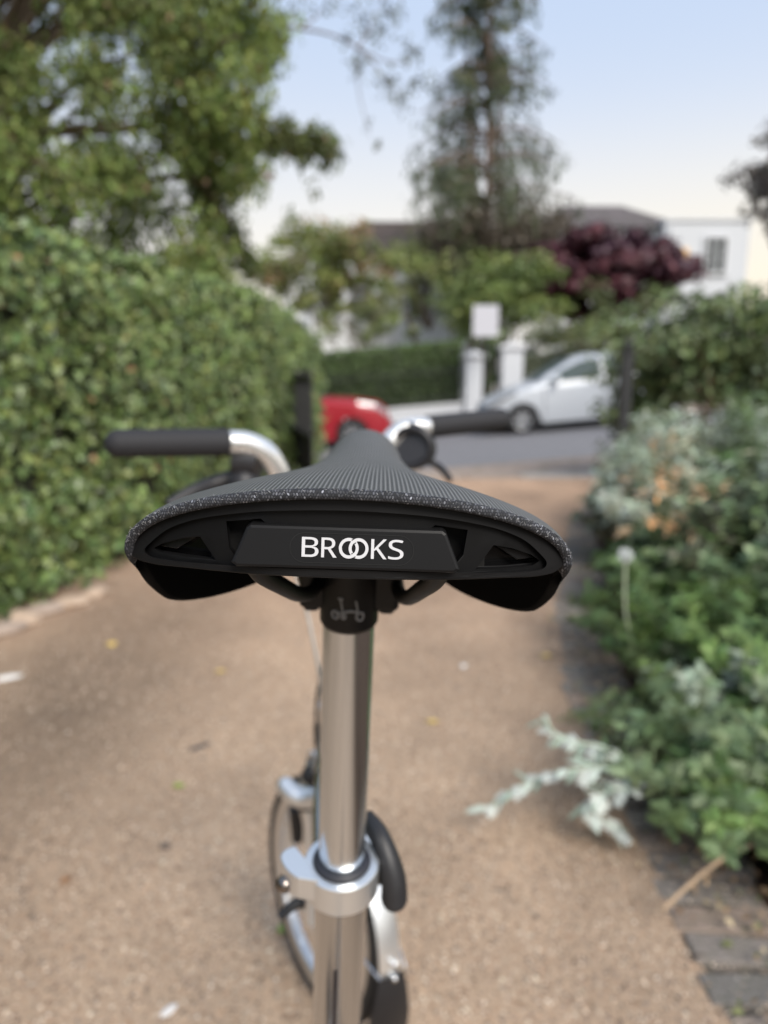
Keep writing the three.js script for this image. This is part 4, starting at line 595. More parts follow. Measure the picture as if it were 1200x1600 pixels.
/* ---- saddle: local frame at the middle of its rear edge, rolled a little */
const sO = V(-0.0133, EYE - 0.05, -0.25), sM = new THREE.Matrix4().makeRotationZ(-1.9 * Math.PI / 180).setPosition(sO);
const saddleGroup = new THREE.Group(); saddleGroup.name = 'saddle'; bike.add(saddleGroup);
const spart = (name, geo, mat) => part(name, geo.applyMatrix4(sM), mat, saddleGroup);
{
  // z(forward) , crest y, half width, y at widest, lower edge x, y, bow, exponent
  const S = [[0.245, -0.0380, 0.0885, -0.0697, 0.0868, -0.0800, 0.025, 2.3], [0.275, -0.0385, 0.0910, -0.0715, 0.0890, -0.0925, 0.020, 2.3], [0.31, -0.0400, 0.0855, -0.0745, 0.0838, -0.1045, 0.012, 2.25], [0.35, -0.0425, 0.0705, -0.076, 0.0695, -0.1105, 0.005, 2.2], [0.39, -0.0440, 0.0535, -0.077, 0.0540, -0.1120, 0, 2.1], [0.43, -0.0435, 0.0400, -0.075, 0.0410, -0.108, 0, 2.0], [0.47, -0.0405, 0.0300, -0.068, 0.0310, -0.098, 0, 2.0], [0.505, -0.0370, 0.0245, -0.058, 0.0245, -0.085, 0, 2.0], [0.522, -0.0375, 0.0200, -0.055, 0.0200, -0.078, 0, 2.0], [0.5315, -0.0430, 0.0110, -0.054, 0.0110, -0.069, 0, 2.0]];
  const ev = (s, k) => { const f = s * (S.length - 1), i = Math.min(S.length - 2, Math.floor(f)), t = f - i, a = S[Math.max(0, i - 1)][k], b = S[i][k], c = S[i + 1][k], d = S[Math.min(S.length - 1, i + 2)][k]; return 0.5 * (2 * b + (c - a) * t + (2 * a - 5 * b + 4 * c - d) * t * t + (3 * b - a - 3 * c + d) * t * t * t); };
  const P = (s, t) => {                                              // s 0 rear .. 1 nose, t -1 .. 1 across
    const z = ev(s, 0), yc = ev(s, 1), w = ev(s, 2), yw = ev(s, 3), xe = ev(s, 4), ye = ev(s, 5), bow = ev(s, 6), ex = ev(s, 7), a = Math.abs(t), sg = Math.sign(t);
    let x, y;
    if (a < 0.78) { const th = a / 0.78 * Math.PI / 2; x = w * Math.pow(Math.sin(th), 2 / ex); y = yw + (yc - yw) * Math.pow(Math.cos(th), 2 / ex); if (ex > 2) { const q = a / 0.78; x = w * (1 - Math.pow(1 - q, 1.55)); y = yw + (yc - yw) * Math.pow(Math.max(0, 1 - Math.pow(x / w, 2.02)), 1 / 1.9); } } else { const q = (a - 0.78) / 0.22; x = lerp(w, xe, q * q); y = lerp(yw, ye, q); }
    const qq = Math.max(0, (a - 0.7) / 0.3);
    return V(sg * x, y + 0.05, -(z + bow * Math.pow(x / 0.0857, 2.4) + 0.012 * qq * qq * Math.max(0, 1 - s / 0.2) - 0.25));
  };
  const nt = 160, ns = 110, rows = [], TH = 0.0040;
  const nrm = (s, t) => { const e = 0.004, a = P(Math.min(1, s + e), t).sub(P(Math.max(0, s - e), t)), b = P(s, Math.min(1, t + e)).sub(P(s, Math.max(-1, t - e))); return a.cross(b).normalize().multiplyScalar(-1); };
  const outer = gridGeo(nt, ns, (i, j) => { const p = P(j, i * 2 - 1); return [p.x, p.y, p.z, p.x / 0.1, p.z / 0.1]; });
  // which way is out?
  const sgn = nrm(0.2, 0.01).y > 0 ? 1 : -1;
  const innerP = (s, t) => P(s, t).addScaledVector(nrm(s, t).multiplyScalar(sgn), -TH);
  const inner = gridGeo(nt, ns, (i, j) => { const p = innerP(j, i * 2 - 1); return [p.x, p.y, p.z, p.x / 0.1, p.z / 0.1]; });
  const lip = (fn, n, out) => gridGeo(n, 6, (i, j) => { const [a, b, o] = fn(i), m = a.clone().add(b).multiplyScalar(0.5), r = a.clone().sub(b).multiplyScalar(0.5), th = j * Math.PI, p = m.clone().addScaledVector(r, Math.cos(th)).addScaledVector(o, out * Math.sin(th)); return [p.x, p.y, p.z, p.x / 0.1, -p.y / 0.1 + j * 0.02]; });
  const rear = lip((i) => { const t = i * 2 - 1; return [P(0, t), innerP(0, t), V(0, 0.05, 1).normalize()]; }, 320, 0.0016);
  const sideL = lip((i) => [P(i, -1), innerP(i, -1), V(0, -1, 0)], 120, 0.0015), sideR = lip((i) => [P(i, 1), innerP(i, 1), V(0, -1, 0)], 120, 0.0015);
  const noseCap = gridGeo(nt, 1, (i, j) => { const p = j < 0.5 ? P(1, i * 2 - 1) : V(0, -0.056 + 0.05, -(0.5345 - 0.25)); return [p.x, p.y, p.z]; });
  // ribbed rubber: fine ribs along the saddle, cotton fleck in the cut edge
  const ribBump = canvasTex(512, (g, n) => { const im = g.createImageData(n, n); for (let y = 0; y < n; y++) for (let x = 0; x < n; x++) { const w = Math.sin(y * 0.7) * 0.06 + (rnd() - 0.5) * 0.25; const k = 0.5 + 0.5 * Math.cos(2 * Math.PI * (x / n * 60)) + w; const v = Math.max(0, Math.min(255, k * 210 + 20)); im.data.set([v, v, v, 255], (y * n + x) * 4); } g.putImageData(im, 0, 0); }, false);
  const ribCol = canvasTex(512, (g, n) => { const im = g.createImageData(n, n); for (let y = 0; y < n; y++) for (let x = 0; x < n; x++) { const k = 0.5 + 0.5 * Math.cos(2 * Math.PI * (x / n * 60)); const v = 50 + 62 * k + (rnd() - 0.5) * 26; im.data.set([v, v, v * 0.99, 255], (y * n + x) * 4); } g.putImageData(im, 0, 0); });
  const top = std([1, 1, 1], 0.5, 0, { map: ribCol, bumpMap: ribBump, bumpScale: 0.00035 });
  const knit = canvasTex(1024, (g, n) => { g.fillStyle = 'rgb(30,32,38)'; g.fillRect(0, 0, n, n); for (let r = 0; r < 64; r++) for (let k = 0; k < 96; k++) { const x = (k + (r % 2) * 0.5) * n / 96, y = (r + 0.5) * n / 64, l = rr(34, 92) * (rnd() < 0.15 ? rr(1.2, 1.8) : 1); g.fillStyle = `rgb(${l | 0},${(l * 1.02) | 0},${(l * 1.08) | 0})`; g.beginPath(); g.ellipse(x, y, 3.6, 7.4, rr(-0.5, 0.5), 0, 7); g.fill(); } });
  const edgeMat = std([1, 1, 1], 0.9, 0, { map: knit, bumpMap: knit, bumpScale: 0.0004 });
  spart('top_cover', join([outer, noseCap]), top);
  spart('underside', join([inner, sideL, sideR]), dark(0.004, 0.8, 0.2));
  spart('textile_edge', rear, edgeMat);
  // a few loose cotton fibres on the edge
  const fz = []; for (let k = 0; k < 260; k++) { const t = rr(-0.72, 0.72), a = P(0, t).add(V(0, rr(-0.003, 0.0002), 0.0012)), d = V(rr(-1, 1), rr(-0.2, 1), rr(0, 0.8)).normalize().multiplyScalar(rr(0.0004, 0.0013)); fz.push(rod(a, a.clone().add(d), 0.00005, 0.00004, 4)); }
  spart('loose_fibre', join(fz), std([0.55, 0.55, 0.55], 0.9)).userData.kind = 'stuff';

  // ---- rear frame, drawn in photo pixels about the saddle's middle and turned into metres
  const X = (d) => d * 0.0002335, Y = (v) => (817 - v) * 0.0002385;
  const zAt = (x) => 0.2475 + 0.025 * Math.pow(Math.abs(x) / 0.0857, 2.4);
  const q = (d, v) => { let x = X(d), w; for (let i = 0; i < 5; i++) { w = at(543 + d, v + 1.5, zAt(x)); x = w.x - sO.x; } return [x, w.y - sO.y]; };
  const qf = (d, v) => [X(d), Y(v)];
  const bend = (g0, z0) => { const g = new TessellateModifier(0.005, 7).modify(g0.index ? g0.toNonIndexed() : g0), p = g.attributes.position; for (let i = 0; i < p.count; i++) { const x = p.getX(i); p.setZ(i, p.getZ(i) + z0 - 0.025 * Math.pow(Math.abs(x) / 0.0857, 2.4)); } g.computeVertexNormals(); return toCreasedNormals(g, 0.7); };
  const half = [[0, 780], [60, 781.5], [123, 786], [193, 795], [253, 807], [293, 821], [321, 838], [337, 856], [340, 869], [330, 880], [303, 888], [255, 892], [200, 896], [150, 899], [60, 901], [0, 901.5]];
  const ring = [...half.map(([d, v]) => q(d, v)), ...half.slice(1, -1).reverse().map(([d, v]) => q(-d, v))];
  const innerHalf = [[0, 797], [100, 800], [160, 805], [223, 815], [251, 822.5], [280, 835], [302, 853], [315, 869], [311, 877], [280, 883.5], [230, 887], [170, 889], [60, 890], [0, 890]];
  const innerR = [...innerHalf.map(([d, v]) => q(d, v)), ...innerHalf.slice(1, -1).reverse().map(([d, v]) => q(-d, v))];
  const dense = (pts, m = 6) => { const c = new THREE.CatmullRomCurve3(pts.map(([x, y]) => V(x, y, 0)), true, 'centripetal'); return c.getPoints(pts.length * m).slice(0, -1).map((p) => [p.x, p.y]); };
  const zf = -(0.2475 - 0.25);                                      // front of the frame, just inside the cover's rear edge
  spart('rear_frame', bend(prism(dense(ring), 0.006, 0.0006, [dense(innerR)]), zf - 0.0072), satin);
  const tri = (s) => [[s * 232, 846], [s * 262, 850], [s * 292, 859], [s * 306, 868], [s * 296, 876], [s * 250, 882], [s * 205, 885]].map(([d, v]) => q(d, v));
  const well = (s) => [[s * 192, 822], [s * 138, 816], [s * 120, 830], [s * 150, 880], [s * 170, 884], [s * 186, 864]].map(([d, v]) => q(d, v));
  spart('back_plate', bend(prism(dense([...innerHalf.map(([d, v]) => q(d * 1.012, v + (v > 850 ? 3 : -3))), ...innerHalf.slice(1, -1).reverse().map(([d, v]) => q(-d * 1.012, v + (v > 850 ? 3 : -3)))]), 0.003, 0.0005, [tri(1), tri(-1), well(1), well(-1)]), zf - 0.0068), dark(0.006, 0.5, 0.3));
  for (const s of [1, -1]) {
    spart('side_window', bend(prism([[s * 225, 838], [s * 300, 856], [s * 312, 872], [s * 290, 884], [s * 195, 892]].map(([d, v]) => q(d, v)), 0.0015), zf - 0.0125), gloss);
    spart('window_fin', bend(prism([[s * 240, 850], [s * 285, 858], [s * 296, 866], [s * 272, 868]].map(([d, v]) => q(d, v)), 0.004, 0.0006), zf - 0.0105), dark(0.010, 0.3, 0.5));
  }
  spart('inner_body', new THREE.BoxGeometry(0.105, 0.020, 0.04).translate(0, Y(858), -0.035), std([0.004, 0.004, 0.004], 0.9));
  // ---- badge block with its lettering
  const bl = prism([[-146, 833], [146, 833], [150, 836], [170, 884], [166, 887], [-166, 887], [-170, 884], [-150, 836]].map(([d, v]) => qf(d, v)), 0.010, 0.0012);
  { const p = bl.attributes.position; for (let i = 0; i < p.count; i++) { const y = p.getY(i); p.setZ(i, p.getZ(i) + (p.getZ(i) > 0.004 ? (Y(833) - y) * 0.16 : 0)); } bl.computeVertexNormals(); }
  const zb = zf - 0.0125; bl.translate(0, 0, zb);
  spart('badge', bl, dark(0.009, 0.4, 0.32));
  const faceZ = (y) => zb + 0.0112 + (Y(833) - y) * 0.16, tilt = Math.atan(0.16);
  const onFace = (g, z = 0.0002) => { const p = g.attributes.position; for (let i = 0; i < p.count; i++) p.setZ(i, p.getZ(i) + faceZ(p.getY(i)) + z); g.computeVertexNormals(); return g; };
  const stad = (w, h, cx, cy, n = 16) => { const r = h / 2, pts = []; for (let i = 0; i <= n; i++) { const a = -Math.PI / 2 + Math.PI * i / n; pts.push([cx + w / 2 - r + r * Math.cos(a), cy + r * Math.sin(a)]); } for (let i = 0; i <= n; i++) { const a = Math.PI / 2 + Math.PI * i / n; pts.push([cx - w / 2 + r + r * Math.cos(a), cy + r * Math.sin(a)]); } return pts; };
  const cx = X(9), cy = Y(860);
  spart('plaque_groove', onFace(prism(stad(X(191), X(46), cx, cy), 0.00008, 0, [stad(X(188.6), X(43.6), cx, cy)]), 0.0001), std([0.002, 0.002, 0.002], 0.3));
  const font = await new FontLoader().loadAsync('fonts/droid/droid_sans_regular.typeface.json'), ink = std([0.60, 0.60, 0.62], 0.4, 0.15);
  const yT = Y(844), yB = Y(873.2);
  const put = (ch, u0, u1) => { const g = new TextGeometry(ch, { font, size: 1, depth: 0.01, curveSegments: 10 }); g.computeBoundingBox(); const b = g.boundingBox; g.translate(-b.min.x, -b.min.y, 0); g.scale((X(u1) - X(u0)) / (b.max.x - b.min.x), (yT - yB) / (b.max.y - b.min.y), 0.025); g.translate(X(u0), yB, 0); spart('letter', onFace(g), ink); };
  const f2 = (zx) => zx / 3.333 + 380 - 543;
  put('B', f2(318), f2(404)); put('R', f2(418), f2(497)); put('K', f2(672), f2(752)); put('S', f2(760), f2(838));
  const ringO = (c, z) => { const R = X(15.2), st = X(4.6), yc = (yT + yB) / 2, o = [], n = []; for (let i = 0; i < 48; i++) { const a = i / 48 * 2 * Math.PI; o.push([X(c) + R * Math.cos(a), yc + (R + X(0.4)) * Math.sin(a)]); n.push([X(c) + (R - st) * Math.cos(a), yc + (R + X(0.4) - st) * Math.sin(a)]); } spart('letter', onFace(prism(o, 0.00025, 0, [n]), z), ink); };
  ringO(f2(558), 0.0002); ringO(f2(608), 0.00024);
  // thin dark gaps where one ring passes under the other
  { const yc = (yT + yB) / 2, R = X(15.2), gaps = []; for (const [c, a0, a1] of [[f2(608), 2.02, 2.30], [f2(558), -1.12, -0.86]]) for (const r of [R + X(1.0), R - X(5.6)]) { const o = []; for (let i = 0; i <= 8; i++) { const a = lerp(a0, a1, i / 8); o.push([X(c) + (r + X(0.8)) * Math.cos(a), yc + (r + X(0.8)) * Math.sin(a)]); } for (let i = 8; i >= 0; i--) { const a = lerp(a0, a1, i / 8); o.push([X(c) + (r - X(0.8)) * Math.cos(a), yc + (r - X(0.8)) * Math.sin(a)]); } gaps.push(prism(o, 0.00026)); } spart('ring_gap', onFace(join(gaps), 0.0003), std([0.02, 0.02, 0.022], 0.4)); }
  // ---- rails, from the frame to the clamp and on to the nose
  for (const s of [1, -1]) spart('rail', tube([V(s * 0.0360, Y(890), -0.008), V(s * 0.0352, -0.0275, -0.024), V(s * 0.0315, -0.0400, -0.050), V(s * 0.0270, -0.0600, -0.100), V(s * 0.0240, -0.0690, -0.140), V(s * 0.0230, -0.0690, -0.185), V(s * 0.018, -0.046, -0.240), V(s * 0.008, -0.020, -0.272)], 0.0040, 50, 14), dark(0.007, 0.55, 0.3));
  for (const s of [1, -1]) spart('frame_bolt', new THREE.SphereGeometry(0.0028, 12, 8).translate(s * 0.0245, Y(893), -0.05), polished);
}
/* ---- seat clamp on top of the post */
const pTop = at(545, 972, 0.415), pLow = at(534, 1345, 0.4417), axis = pTop.clone().sub(pLow).normalize();
{
  const side = V(0, 0, 1).cross(axis).normalize().multiplyScalar(-1), sx = axis.clone().cross(V(0, 0, 1)).normalize(), fz = sx.clone().cross(axis).normalize();
  const CM = frameOf(pTop, sx, axis, fz);                             // x right, y along the post, z towards the camera
  const cp = (name, g, m) => part(name, g.applyMatrix4(CM), m);
  const cb = [[0.0120, -0.001], [0.0165, 0.0003], [0.0178, 0.003], [0.0178, 0.040], [0.0165, 0.042], [0, 0.042]].map((p) => new THREE.Vector2(...p));
  const clamp = cp('saddle_clamp', join([new THREE.LatheGeometry(cb, 48), rbox(0.024, 0.030, 0.032, 0.004, -0.0180, 0.026, -0.008), rbox(0.024, 0.030, 0.032, 0.004, 0.0180, 0.026, -0.008), rbox(0.070, 0.022, 0.028, 0.005, 0, 0.047, -0.012), rbox(0.010, 0.012, 0.022, 0.003, -0.0225, 0.0150, -0.004), rbox(0.010, 0.012, 0.022, 0.003, 0.0225, 0.0150, -0.004), rod(V(-0.031, 0.034, -0.006), V(0.031, 0.034, -0.006), 0.0105, 0.0105, 24)]), dark(0.008, 0.42, 0.6));
  cp('clamp_bolt', rod(V(-0.029, 0.024, -0.004), V(0.029, 0.024, -0.004), 0.004, 0.004, 16), polished);
  // the little bicycle emblem on the front of the clamp: pale lines lying on the round face
  const R = 0.01785, col = std([0.22, 0.22, 0.225], 0.6), wrap = (x, y) => { const a = x / R; return V(R * Math.sin(a), y, R * Math.cos(a)); };
  const e = (px, py) => [(px - 562) / 3.333 * 0.00039, 0.0035 + (590 - py) / 3.333 * 0.00045];
  const line = (pts, r = 0.00062) => tube(pts.map(([px, py]) => wrap(...e(px, py))), r, 14, 6);
  const circ = (cx, cy, r) => { const pts = []; for (let i = 0; i <= 20; i++) { const a = i / 20 * 2 * Math.PI; pts.push(wrap(...e(cx + r * Math.cos(a), cy + r * Math.sin(a)))); } return new THREE.TubeGeometry(new THREE.CatmullRomCurve3(pts), 40, 0.0008, 6); };
  cp('bicycle_emblem', join([circ(497, 518, 18), circ(624, 523, 18), circ(541, 522, 9), line([[512, 438], [538, 440]], 0.0009), line([[523, 440], [530, 470], [538, 512]]), line([[541, 500], [575, 494], [606, 500]], 0.0009), line([[600, 445], [606, 470], [612, 505]]), line([[497, 516], [520, 505], [541, 512]])]), col);
  part('seatpost', rod(pLow.clone().addScaledVector(axis, -0.12), pTop.clone().addScaledVector(axis, 0.02), 0.0159, 0.0159, 64), steel);
}
/* ---- seat tube with its clamp band, sleeve, quick release */
{
  const sx = axis.clone().cross(V(0, 0, 1)).normalize(), fz = sx.clone().cross(axis).normalize(), TM = frameOf(pLow, sx, axis, fz);
  const tp = (name, g, m) => part(name, g.applyMatrix4(TM), m);
  const bot = -0.66;
  tp('seat_tube', new THREE.CylinderGeometry(0.0186, 0.0186, 0.40, 64, 1, true).translate(0, -0.20, 0), tubeSteel);
  tp('plastic_sleeve', new THREE.LatheGeometry([[0.0161, 0.004], [0.0185, 0.004], [0.0200, 0.0015], [0.0202, -0.006], [0.0190, -0.008]].map((p) => new THREE.Vector2(...p)), 64), std([0.02, 0.021, 0.028], 0.5));
  const w = 0.0205, o = 0.0252, pts = [];
  for (let i = 0; i <= 40; i++) { const a = lerp(-2.75, 2.05, i / 40); pts.push([o * Math.sin(a), -o * Math.cos(a)]); }   // band outline in (x, -z), opening towards the ear
  const shp = new THREE.Shape();
  shp.moveTo(-0.026, -0.012); shp.quadraticCurveTo(-0.022, 0.010, -0.0155, 0.0195); shp.absarc(0, 0, o, 2.25, 0.9, true); shp.lineTo(0.0245, 0.006); shp.quadraticCurveTo(0.0258, -0.004, 0.0245, -0.012); shp.absarc(0, 0, o + 0.001, -0.55, -1.2, true); shp.lineTo(-0.004, -0.0262); shp.quadraticCurveTo(-0.020, -0.029, -0.036, -0.030); shp.quadraticCurveTo(-0.044, -0.027, -0.041, -0.020); shp.quadraticCurveTo(-0.034, -0.013, -0.026, -0.012);
  const band = new THREE.Shape(); band.absarc(0, 0, 0.0248, 0, Math.PI * 2, false); const hl = new THREE.Path(); hl.absarc(0, 0, w, 0, Math.PI * 2, true); band.holes.push(hl);
  const ear = new THREE.Shape(); ear.moveTo(-0.0155, -0.0190); ear.lineTo(-0.0243, -0.0035); ear.quadraticCurveTo(-0.030, 0.004, -0.034, 0.0085); ear.quadraticCurveTo(-0.041, 0.0075, -0.0418, 0.0005); ear.quadraticCurveTo(-0.039, -0.010, -0.028, -0.0165); ear.closePath();
  const ex = { depth: 0.020, bevelEnabled: true, bevelThickness: 0.0015, bevelSize: 0.0012, bevelSegments: 3, curveSegments: 48 };
  const toTube = (g) => g.rotateX(Math.PI / 2);                      // shape y becomes +z (towards the camera), depth goes down the post
  const eg = toTube(new THREE.ExtrudeGeometry(ear, { ...ex, depth: 0.016 })); eg.scale(1, 1, -1); { const ix = eg.attributes.position; eg.computeVertexNormals(); }
  tp('seat_clamp', join([toTube(new THREE.ExtrudeGeometry(band, ex)).translate(0, -0.001, 0), eg.translate(0, 0.0005, 0)]), alu);
  tp('clamp_nut', join([new THREE.CylinderGeometry(0.0065, 0.0065, 0.008, 6).rotateZ(Math.PI / 2).rotateY(0.5).translate(-0.036, -0.014, 0.006), new THREE.SphereGeometry(0.0062, 16, 12).translate(-0.0385, -0.014, 0.008)]), std([0.25, 0.22, 0.2], 0.25, 1));
  tp('clamp_pivot', new THREE.CylinderGeometry(0.006, 0.006, 0.03, 20).translate(0.027, -0.012, -0.012), std([0.08, 0.08, 0.08], 0.4, 0.8));
  // bright slot down the back of the seat tube
  tp('tube_seam', rbox(0.0020, 0.052, 0.0012, 0.0005, -0.0015, -0.052, 0.0187), polished);
  tp('tube_slot', rbox(0.0030, 0.24, 0.0010, 0.0004, -0.0015, -0.20, 0.01845), std([0.03, 0.025, 0.03], 0.3, 0.5));
  // lever: a black curved handle coming round the right side
  const lv = [at(574, 1280, 0.475), at(592, 1306, 0.458), at(606, 1340, 0.449), at(615, 1375, 0.445), at(616, 1402, 0.444)];
  const lg = new THREE.TubeGeometry(new THREE.CatmullRomCurve3(lv), 40, 0.0085, 18); { const c = new THREE.CatmullRomCurve3(lv), p = lg.attributes.position; for (let i = 0; i <= 40; i++) { const ctr = c.getPointAt(i / 40), s = lerp(0.72, 1.12, i / 40); for (let j = 0; j <= 18; j++) { const n = i * 19 + j; p.setXYZ(n, ctr.x + (p.getX(n) - ctr.x) * s, ctr.y + (p.getY(n) - ctr.y) * s * 1.2, ctr.z + (p.getZ(n) - ctr.z) * s * 1.25); } } lg.computeVertexNormals(); }
  part('clamp_lever', join([lg, new THREE.SphereGeometry(0.0095, 18, 12).scale(1, 0.8, 1.25).translate(lv[4].x, lv[4].y, lv[4].z)]), std([0.018, 0.018, 0.020], 0.5));
}
/* ---- handlebar, turned to the left, with its controls and stem */
const hb = (u, v, z) => at(u, v, z);
{
  const L = [hb(187, 693, 0.75), hb(356, 691, 0.802)], R = [hb(781, 655, 1.02), hb(668, 667, 0.965)];
  const c0 = V(-0.062, 0.865, -0.895), barPts = [L[0].clone().lerp(L[1], 0.02), L[1], hb(388, 694, 0.812), hb(415, 708, 0.820), hb(432, 735, 0.828), hb(444, 775, 0.838), hb(462, 830, 0.855), c0.clone().add(V(-0.045, 0.004, 0.02)), c0, c0.clone().add(V(0.04, 0.004, -0.02)), hb(588, 745, 0.935), hb(600, 705, 0.942), hb(618, 680, 0.948), hb(640, 669, 0.955), R[1], R[1].clone().lerp(R[0], 0.98)];
  part('handlebar', tube(barPts, 0.0138, 140, 20), std([0.80, 0.80, 0.79], 0.26, 0.75));
  const grip = (a, b) => { const g = join([rod(a, b, 0.0153, 0.0158, 28), new THREE.SphereGeometry(0.0154, 20, 12).scale(1, 1, 1).translate(a.x, a.y, a.z)]); part('grip', g, std([0.016, 0.016, 0.019], 0.75)); };
  grip(L[0], L[1]); grip(R[0], R[1]);
  // left brake lever and shifter body
  const lb = hb(385, 733, 0.822);
  part('brake_lever', join([new THREE.CylinderGeometry(0.021, 0.021, 0.028, 24).rotateZ(1.45).translate(lb.x, lb.y + 0.010, lb.z), rbox(0.03, 0.04, 0.045, 0.010, lb.x - 0.002, lb.y - 0.014, lb.z - 0.02), new THREE.SphereGeometry(0.020, 18, 12).translate(lb.x - 0.002, lb.y - 0.016, lb.z + 0.006), taperTube([hb(375, 742, 0.83), hb(335, 755, 0.82), hb(300, 768, 0.80), hb(262, 790, 0.78)], 0.010, 0.007, 20, 12)]), std([0.017, 0.017, 0.02], 0.5));
  const rb = hb(645, 697, 0.955);
  part('brake_lever', join([new THREE.CylinderGeometry(0.028, 0.028, 0.044, 28).rotateX(1.3).rotateY(-0.3).translate(rb.x, rb.y, rb.z), rbox(0.044, 0.042, 0.05, 0.014, rb.x + 0.004, rb.y + 0.004, rb.z - 0.02, 4), new THREE.TorusGeometry(0.025, 0.005, 10, 28).rotateY(-0.3).translate(rb.x - 0.002, rb.y + 0.0, rb.z + 0.023), taperTube([hb(660, 716, 0.98), hb(684, 728, 0.975), hb(698, 742, 0.96), hb(703, 750, 0.95)], 0.0058, 0.004, 16, 10)]), std([0.017, 0.017, 0.02], 0.45));
  part('stem', join([rod(c0.clone().add(V(0, -0.02, -0.005)), V(-0.078, 0.50, -1.03), 0.0165, 0.0175, 28), rod(c0.clone().add(V(-0.022, 0, 0.012)), c0.clone().add(V(0.022, 0, -0.012)), 0.021, 0.021, 24)]), alu);
  // cables
  part('brake_cable', tube([hb(395, 735, 0.83), hb(440, 830, 0.88), hb(478, 950, 0.86), hb(491, 1010, 0.84), hb(500, 1060, 0.83), hb(504, 1130, 0.86), hb(490, 1205, 0.95)], 0.0022, 60, 8), std([0.30, 0.29, 0.27], 0.4, 0.4));
  part('brake_cable', tube([hb(640, 715, 0.97), hb(590, 830, 0.95), hb(530, 960, 0.90), hb(497, 1080, 0.90), hb(495, 1150, 0.94), hb(496, 1225, 0.99)], 0.0024, 60, 8), rubberBlack);
  part('cable_joint', rod(hb(494, 1132, 0.93), hb(495, 1162, 0.945), 0.0042, 0.0042, 12), rubberBlack);
}
/* ---- wheels, fork, mudguard */
function wheel(c, fwd, up) {
  const ax = fwd.clone().cross(up).normalize(), Wm = frameOf(c, ax, up, ax.clone().cross(up).normalize());
  const w = new THREE.Group(); w.name = numbered('wheel'); bike.add(w);
  const wp = (n, g, m) => part(n, g.applyMatrix4(Wm), m, w), lathe = (pts) => new THREE.LatheGeometry(pts.map((p) => new THREE.Vector2(...p)), 72).rotateZ(Math.PI / 2);
  const ty = []; for (let i = 0; i <= 20; i++) { const a = -2.5 + 5.0 * i / 20; ty.push([0.1785 + 0.0145 * Math.cos(a), 0.0145 * Math.sin(a)]); }
  wp('tyre', lathe(ty), std([0.04, 0.038, 0.036], 0.8));
  wp('rim', lathe([[0.166, -0.010], [0.170, -0.0118], [0.156, -0.0112], [0.149, -0.006], [0.149, 0.006], [0.156, 0.0112], [0.170, 0.0118], [0.166, 0.010]]), rimMat);
  wp('hub', lathe([[0.008, -0.05], [0.022, -0.034], [0.022, -0.030], [0.013, -0.026], [0.013, 0.026], [0.022, 0.030], [0.022, 0.034], [0.008, 0.05]]), alu);
  for (let k = 0; k < 28; k++) { const a = k / 28 * 6.2832, b = a + (k % 4 < 2 ? 0.5 : -0.5), s = k % 2 ? 1 : -1; wp('spoke', rod(V(s * 0.03, 0.021 * Math.cos(b), 0.021 * Math.sin(b)), V(0, 0.150 * Math.cos(a), 0.150 * Math.sin(a)), 0.001, 0.001, 6), polished); }
  return { Wm, ax };
}
